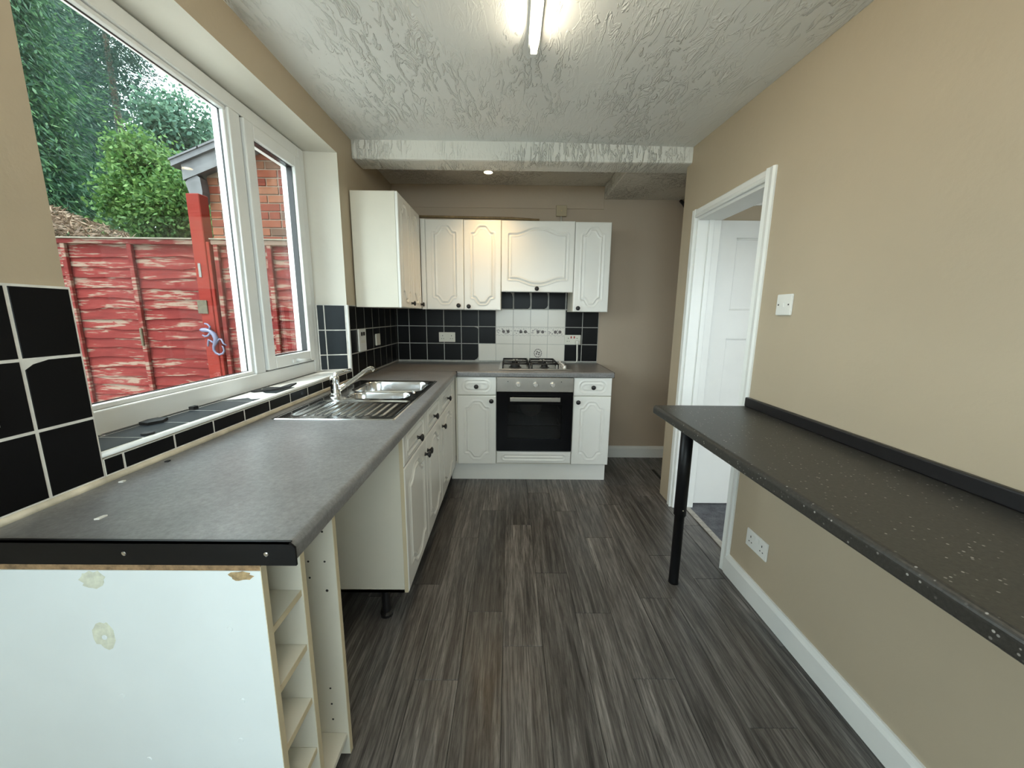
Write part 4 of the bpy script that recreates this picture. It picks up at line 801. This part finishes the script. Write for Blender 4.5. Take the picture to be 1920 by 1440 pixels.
# ------------------------------------------------------------------ garden
box('bounce_slab', -4.2, -1.30, -6.0, 3.2, -.16, -.10, 'bounce_slab', label='added pale slab outside the window bouncing daylight upward', kind='structure')  # added pale ground, reflects daylight up to the ceiling
box('added_sky_blocker', -1.30, 1.90, -1.45, 3.62, 2.565, 5.2, 'blocker_brick', label='added unseen block above the kitchen shading the fence', kind='structure')  # added out of view, blocks part of the sky over the fence
box('ground', -22, 14, -14, 22, -.30, -.16, 'soil', label='garden ground outside the house', kind='structure')
YFE = 3.30
post = thing('fence_post', (-2.52, YFE, -.16), 'tall red painted fence post between the two fence panels', 'fence post')
box('post_shaft', -2.585, -2.480, YFE - .055, YFE + .045, -.16, 2.265, 'post', post, .005); box('side_rail', -2.478, -2.452, YFE - .05, YFE + .03, .2, 1.90, 'post', post, .003)
box('hinge_plate', -2.556, -2.536, YFE - .060, YFE - .055, 1.62, 1.73, 'galv', post); 
bm = bmesh.new(); bx(bm, -2.600, -2.520, YFE - .064, YFE - .055, 1.325, 1.435, .002); finish('latch_plate', bm, 'rust_latch', post)
slat_cache = {}
def slat_mesh(L, k):
    if (L, k) in slat_cache: return slat_cache[L, k]
    R_ = random.Random(k); n = 30; ph = [R_.random() * 6 for _ in range(3)]; vs = []; fs = []
    for i in range(n + 1):
        x = -L / 2 + L * i / n; wv = .006 * math.sin(x * 5 + ph[0]) + .005 * math.sin(x * 11 + ph[1]) + .003 * math.sin(x * 23 + ph[2]) + R_.uniform(-.0015, .0015)
        for y, z in ((0.004, .105), (-.002, .105), (-.017, -.008 + wv), (-.008, -.008 + wv)): vs.append((x, y, z))
    for i in range(n):
        a, b = i * 4, i * 4 + 4
        for j in range(4): fs.append((a + j, b + j, b + (j + 1) % 4, a + (j + 1) % 4))
    fs += [(3, 2, 1, 0), tuple(n * 4 + j for j in range(4))]
    me = bpy.data.meshes.new('slat'); me.from_pydata(vs, [], fs); me.materials.append(MT['slat']); slat_cache[L, k] = me; return me
def fence(x0, x1, battens, label):
    f = thing('garden_fence', ((x0 + x1) / 2, YFE, -.16), label, 'fence'); z = -.10; k = 0
    while z < 1.84:
        inst('slat', slat_mesh(round(x1 - x0, 3), k % 6), ((x0 + x1) / 2, YFE + .015, z), f); z += .083 + random.uniform(-.005, .005); k += 1
    for b in battens: box('batten', b - .018, b + .018, YFE - .030, YFE - .004, -.14, 1.885, 'slat', f, .003)
    box('cap_rail', x0, x1, YFE - .035, YFE + .035, 1.880, 1.918, 'cap', f, .004); box('cap_board', x0, x1, YFE - .05, YFE + .05, 1.918, 1.928, 'pale_wood', f, .002); return f
fl = fence(-4.75, -2.588, (-4.72, -4.19, -3.665, -3.125), 'weathered red waney lap fence panel under the trees')
box('gate_handle', -3.135, -3.115, YFE - .045, YFE - .030, 1.05, 1.20, 'rust_latch', fl, .004)
fence(-2.450, -1.36, (-2.42, -1.985, -1.40), 'brighter red waney lap fence panel in front of the brick outbuilding')
# gecko ornament
gk = thing('gecko_ornament', (-2.49, YFE - .06, 1.0), 'shiny lilac gecko ornament hung on the red fence post', 'ornament')
GZ = 1.0; gy = YFE - .078
def gp(px, pz): return (-2.60 + (px - 280) / 9 / 712 * 3.25 * 1.0, gy, 1.255 - (pz - 420) / 9 / 712 * 3.3)
tube_obj('body', [gp(290, 545), gp(330, 545), gp(390, 545), gp(450, 560), gp(510, 610), gp(540, 680), gp(520, 750), gp(485, 810), gp(480, 870), gp(510, 920), gp(560, 945), gp(620, 925), gp(650, 880), gp(640, 820), gp(622, 800)], [.006, .017, .019, .015, .019, .020, .016, .011, .010, .0095, .009, .008, .007, .006, .004], 'gecko', gk, 10)
for pts in ([(440, 550), (465, 490), (430, 455), (380, 440)], [(450, 600), (410, 640), (360, 650), (325, 625)], [(500, 760), (460, 730), (415, 700), (400, 760), (390, 810)], [(540, 740), (590, 690), (625, 690), (650, 760), (700, 790)]): tube_obj('limb', [gp(*p) for p in pts], [.010] + [.008] * (len(pts) - 2) + [.006], 'gecko', gk, 8)
# brick outbuilding
YS = 3.90; sh = thing('outbuilding', (-1.6, 5.2, -.16), 'red brick outbuilding with a sloping grey roof beyond the fence', 'building')
SL = 0.379
def verge(x): return 2.59 + (x + 2.936) * SL
bm = bmesh.new(); prism(bm, [(-2.885, -.16), (0.1, -.16), (.1, verge(-1.2) - .5), (-1.2, verge(-1.2)), (-2.885, verge(-2.885))], (0, YS + .008, 0), (1, 0, 0), (0, 0, 1), (0, 1, 0), 2.6); finish('mortar_wall', bm, 'mortar', sh)
brick_cache = {}
def brick(w):
    if w not in brick_cache:
        bm = bmesh.new(); bx(bm, -w / 2, w / 2, 0, .05, 0, .065, .003); me = bpy.data.meshes.new('brick'); bm.to_mesh(me); bm.free(); me.materials.append(MT['brick']); brick_cache[w] = me
    return brick_cache[w]
z = 1.40; row = 0
while z < 3.1:
    x = -2.885; seq = [.215] if row % 2 == 0 else [.102]
    widths = ([.215] * 8) if row % 2 == 0 else ([.102] + [.215] * 7)
    if row % 4 == 3: widths = [.102] * 15
    for w in widths:
        if x + w > -1.2: break
        if verge(x + w * .3) + .03 > z + .065: inst('brick', brick(w), (x + w / 2, YS + random.uniform(-.003, .002), z), sh)
        x += w + .010
    z += .075; row += 1
def sloped(nm, x0, x1, dz0, dz1, y0, y1, mat):
    bm = bmesh.new(); prism(bm, [(x0, verge(x0) + dz0), (x1, verge(x1) + dz0), (x1, verge(x1) + dz1), (x0, verge(x0) + dz1)], (0, y0, 0), (1, 0, 0), (0, 0, 1), (0, 1, 0), y1 - y0); return finish(nm, bm, mat, sh)
sloped('barge_board', -3.03, -1.2, -.02, .115, YS - .10, YS - .06, 'lead'); sloped('soffit', -3.03, -1.2, -.005, .02, YS - .07, YS + .02, 'lead'); sloped('roof', -3.10, -1.2, .115, .165, YS - .13, 6.6, 'slate_roof')
for k in range(7):                                    # roof slates along the verge
    xa = -3.11 + k * .27; sloped('verge_slate', xa, xa + .285, .165, .180 + .002 * (k % 2), YS - .14, YS + .25, 'slate_roof')
bm = bmesh.new(); prism(bm, [(-3.02, 2.52), (-2.99, 2.40), (-2.93, 2.335), (-2.885, 2.35), (-2.872, 2.44), (-2.88, 2.56), (-2.93, 2.60)], (0, YS - .09, 0), (1, 0, 0), (0, 0, 1), (0, 1, 0), .09); finish('eave_corbel', bm, 'lead', sh)

# foliage ----------------------------------------------------------
def leaves(name, C, Nrm, L, W, mat, parent, **k):
    """one four-sided leaf blade per row: centre C, direction Nrm (axis), length L, width W"""
    n = len(C); ax = Nrm / np.linalg.norm(Nrm, axis=1, keepdims=True); rv = rng.normal(size=(n, 3)); sd = np.cross(ax, rv); sd /= np.linalg.norm(sd, axis=1, keepdims=True) + 1e-9
    L = L[:, None]; W = W[:, None]; v = np.stack([C - ax * L * .5, C + sd * W * .5, C + ax * L * .5, C - sd * W * .5], 1).reshape(-1, 3)
    c = np.array([v[:, 0].mean(), v[:, 1].mean(), v[:, 2].min()]); me = bpy.data.meshes.new(name)
    me.vertices.add(4 * n); me.vertices.foreach_set('co', (v - c).astype('f').ravel()); me.loops.add(4 * n); me.loops.foreach_set('vertex_index', np.arange(4 * n, dtype='i'))
    me.polygons.add(n); me.polygons.foreach_set('loop_start', np.arange(0, 4 * n, 4, dtype='i')); me.polygons.foreach_set('loop_total', np.full(n, 4, 'i')); me.update(calc_edges=True); me.materials.append(MT[mat])
    return inst(name, me, c, parent, **k)
def conifer(x, y, h, r, n, label, mat='conifer', tip=True):
    t = thing('conifer_tree', (x, y, -.16), label, 'tree', None); tube_obj('trunk', [(x, y, -.16), (x, y, h * .5), (x, y, h * .95)], [.16, .1, .03], 'bark', t)
    nb = n // 60; z = rng.uniform(.05, 1, nb) ** .8 * h; R_ = r * (1.03 - (z / h)) ** .6 * rng.uniform(.75, 1.1, nb); a = rng.uniform(0, 2 * PI, nb)
    tipp = np.stack([x + R_ * np.cos(a), y + R_ * np.sin(a), z], 1); base = np.stack([np.full(nb, x), np.full(nb, y), z + .25], 1)
    s = rng.uniform(.35, 1.0, (nb, 60, 1)); P0 = base[:, None] * (1 - s) + tipp[:, None] * s; P0[..., 2] -= .35 * s[..., 0] ** 2
    d = (tipp - base); d /= np.linalg.norm(d, axis=1, keepdims=True); J = rng.normal(size=(nb, 60, 3)) * np.array([.16, .16, .10]); P0 = P0 + J
    D = d[:, None] + rng.normal(size=(nb, 60, 3)) * .45 + np.array([0, 0, -.35]); m = nb * 60
    leaves('foliage', P0.reshape(-1, 3), D.reshape(-1, 3), rng.uniform(.06, .15, m), rng.uniform(.014, .034, m), mat, t, kind='stuff')
    if tip:
        k = rng.random(nb) < .30; q = tipp[k]; m = len(q) * 26; P1 = np.repeat(q, 26, 0) + rng.normal(size=(m, 3)) * .13; D1 = np.repeat(d[k], 26, 0) + rng.normal(size=(m, 3)) * .4
        leaves('young_foliage', P1, D1, rng.uniform(.05, .12, m), rng.uniform(.012, .03, m), 'conifer_tip', t, kind='stuff')
    return t
def bushy(name, x, y, z, rx, ry, rz, n, label, cat, mat, size, trunk=True):
    t = thing(name, (x, y, -.16), label, cat); 
    if trunk: tube_obj('trunk', [(x, y, -.16), (x, y, z)], [.09, .05], 'bark', t)
    nc = 60; cu = rng.normal(size=(nc, 3)); cu /= np.linalg.norm(cu, axis=1, keepdims=True); cu *= rng.uniform(.45, 1, (nc, 1)); which = rng.integers(0, nc, n)
    C = cu[which] * np.array([rx, ry, rz]) + rng.normal(size=(n, 3)) * np.array([rx, ry, rz]) * .14 + np.array([x, y, z])
    leaves('foliage', C, rng.normal(size=(n, 3)), rng.uniform(.7, 1.3, n) * size, rng.uniform(.4, .8, n) * size, mat, t, kind='stuff'); return t
conifer(-9.8, 7.9, 11.0, 2.5, 75000, 'tall dark conifer overhanging the end of the fence')
conifer(-12.0, 12.9, 12.5, 2.3, 70000, 'second dark conifer between the tall one and the pale tree', tip=False)
conifer(-6.7, 5.75, 6.5, .95, 34000, 'slim conifer with light tips just behind the fence', 'conifer_mid')
bushy('leafy_tree', -7.7, 9.9, 4.75, 1.1, .9, 1.55, 17000, 'pale leafy tree far behind the outbuilding roof', 'tree', 'far_tree', .11)
bushy('leafy_tree', -22.5, 19.0, 9.0, 5.6, 2.0, 9.5, 28000, 'broad leafy tree filling the gap behind the tall conifer', 'tree', 'conifer', .34)
bushy('round_bush', -4.58, 5.35, 2.68, .68, .45, .90, 17000, 'bright green bush above the fence beside the post', 'bush', 'bush', .058)
bushy('ivy_hedge', -4.9, 7.2, 2.3, .55, .5, .85, 9000, 'leafy hedge at the corner of the brick outbuilding', 'hedge', 'conifer_tip', .06)
db = thing('dry_brush_pile', (-4.35, 4.0, -.16), 'heap of dry brown clippings showing over the fence', 'brush pile'); n = 5500
C = np.stack([rng.uniform(-5.6, -3.5, n), rng.uniform(3.5, 4.15, n), np.zeros(n)], 1); top = np.clip(2.02 - .36 * (C[:, 0] + 3.62) - .12 * np.abs(C[:, 1] - 4.0), 1.2, 2.6); C[:, 2] = top - rng.random(n) ** 2 * .5
leaves('twigs', C, rng.normal(size=(n, 3)) * np.array([1, 1, .5]), rng.uniform(.04, .15, n), rng.uniform(.006, .02, n), 'dry', db, kind='stuff')
bm = bmesh.new(); hexa(bm, [(-5.7, 3.5, -.16), (-3.4, 3.5, -.16), (-3.4, 4.2, -.16), (-5.7, 4.2, -.16), (-5.6, 3.55, 2.35), (-3.5, 3.55, 1.75), (-3.5, 4.15, 1.75), (-5.6, 4.15, 2.35)]); finish('packed_core', bm, 'soil', db)
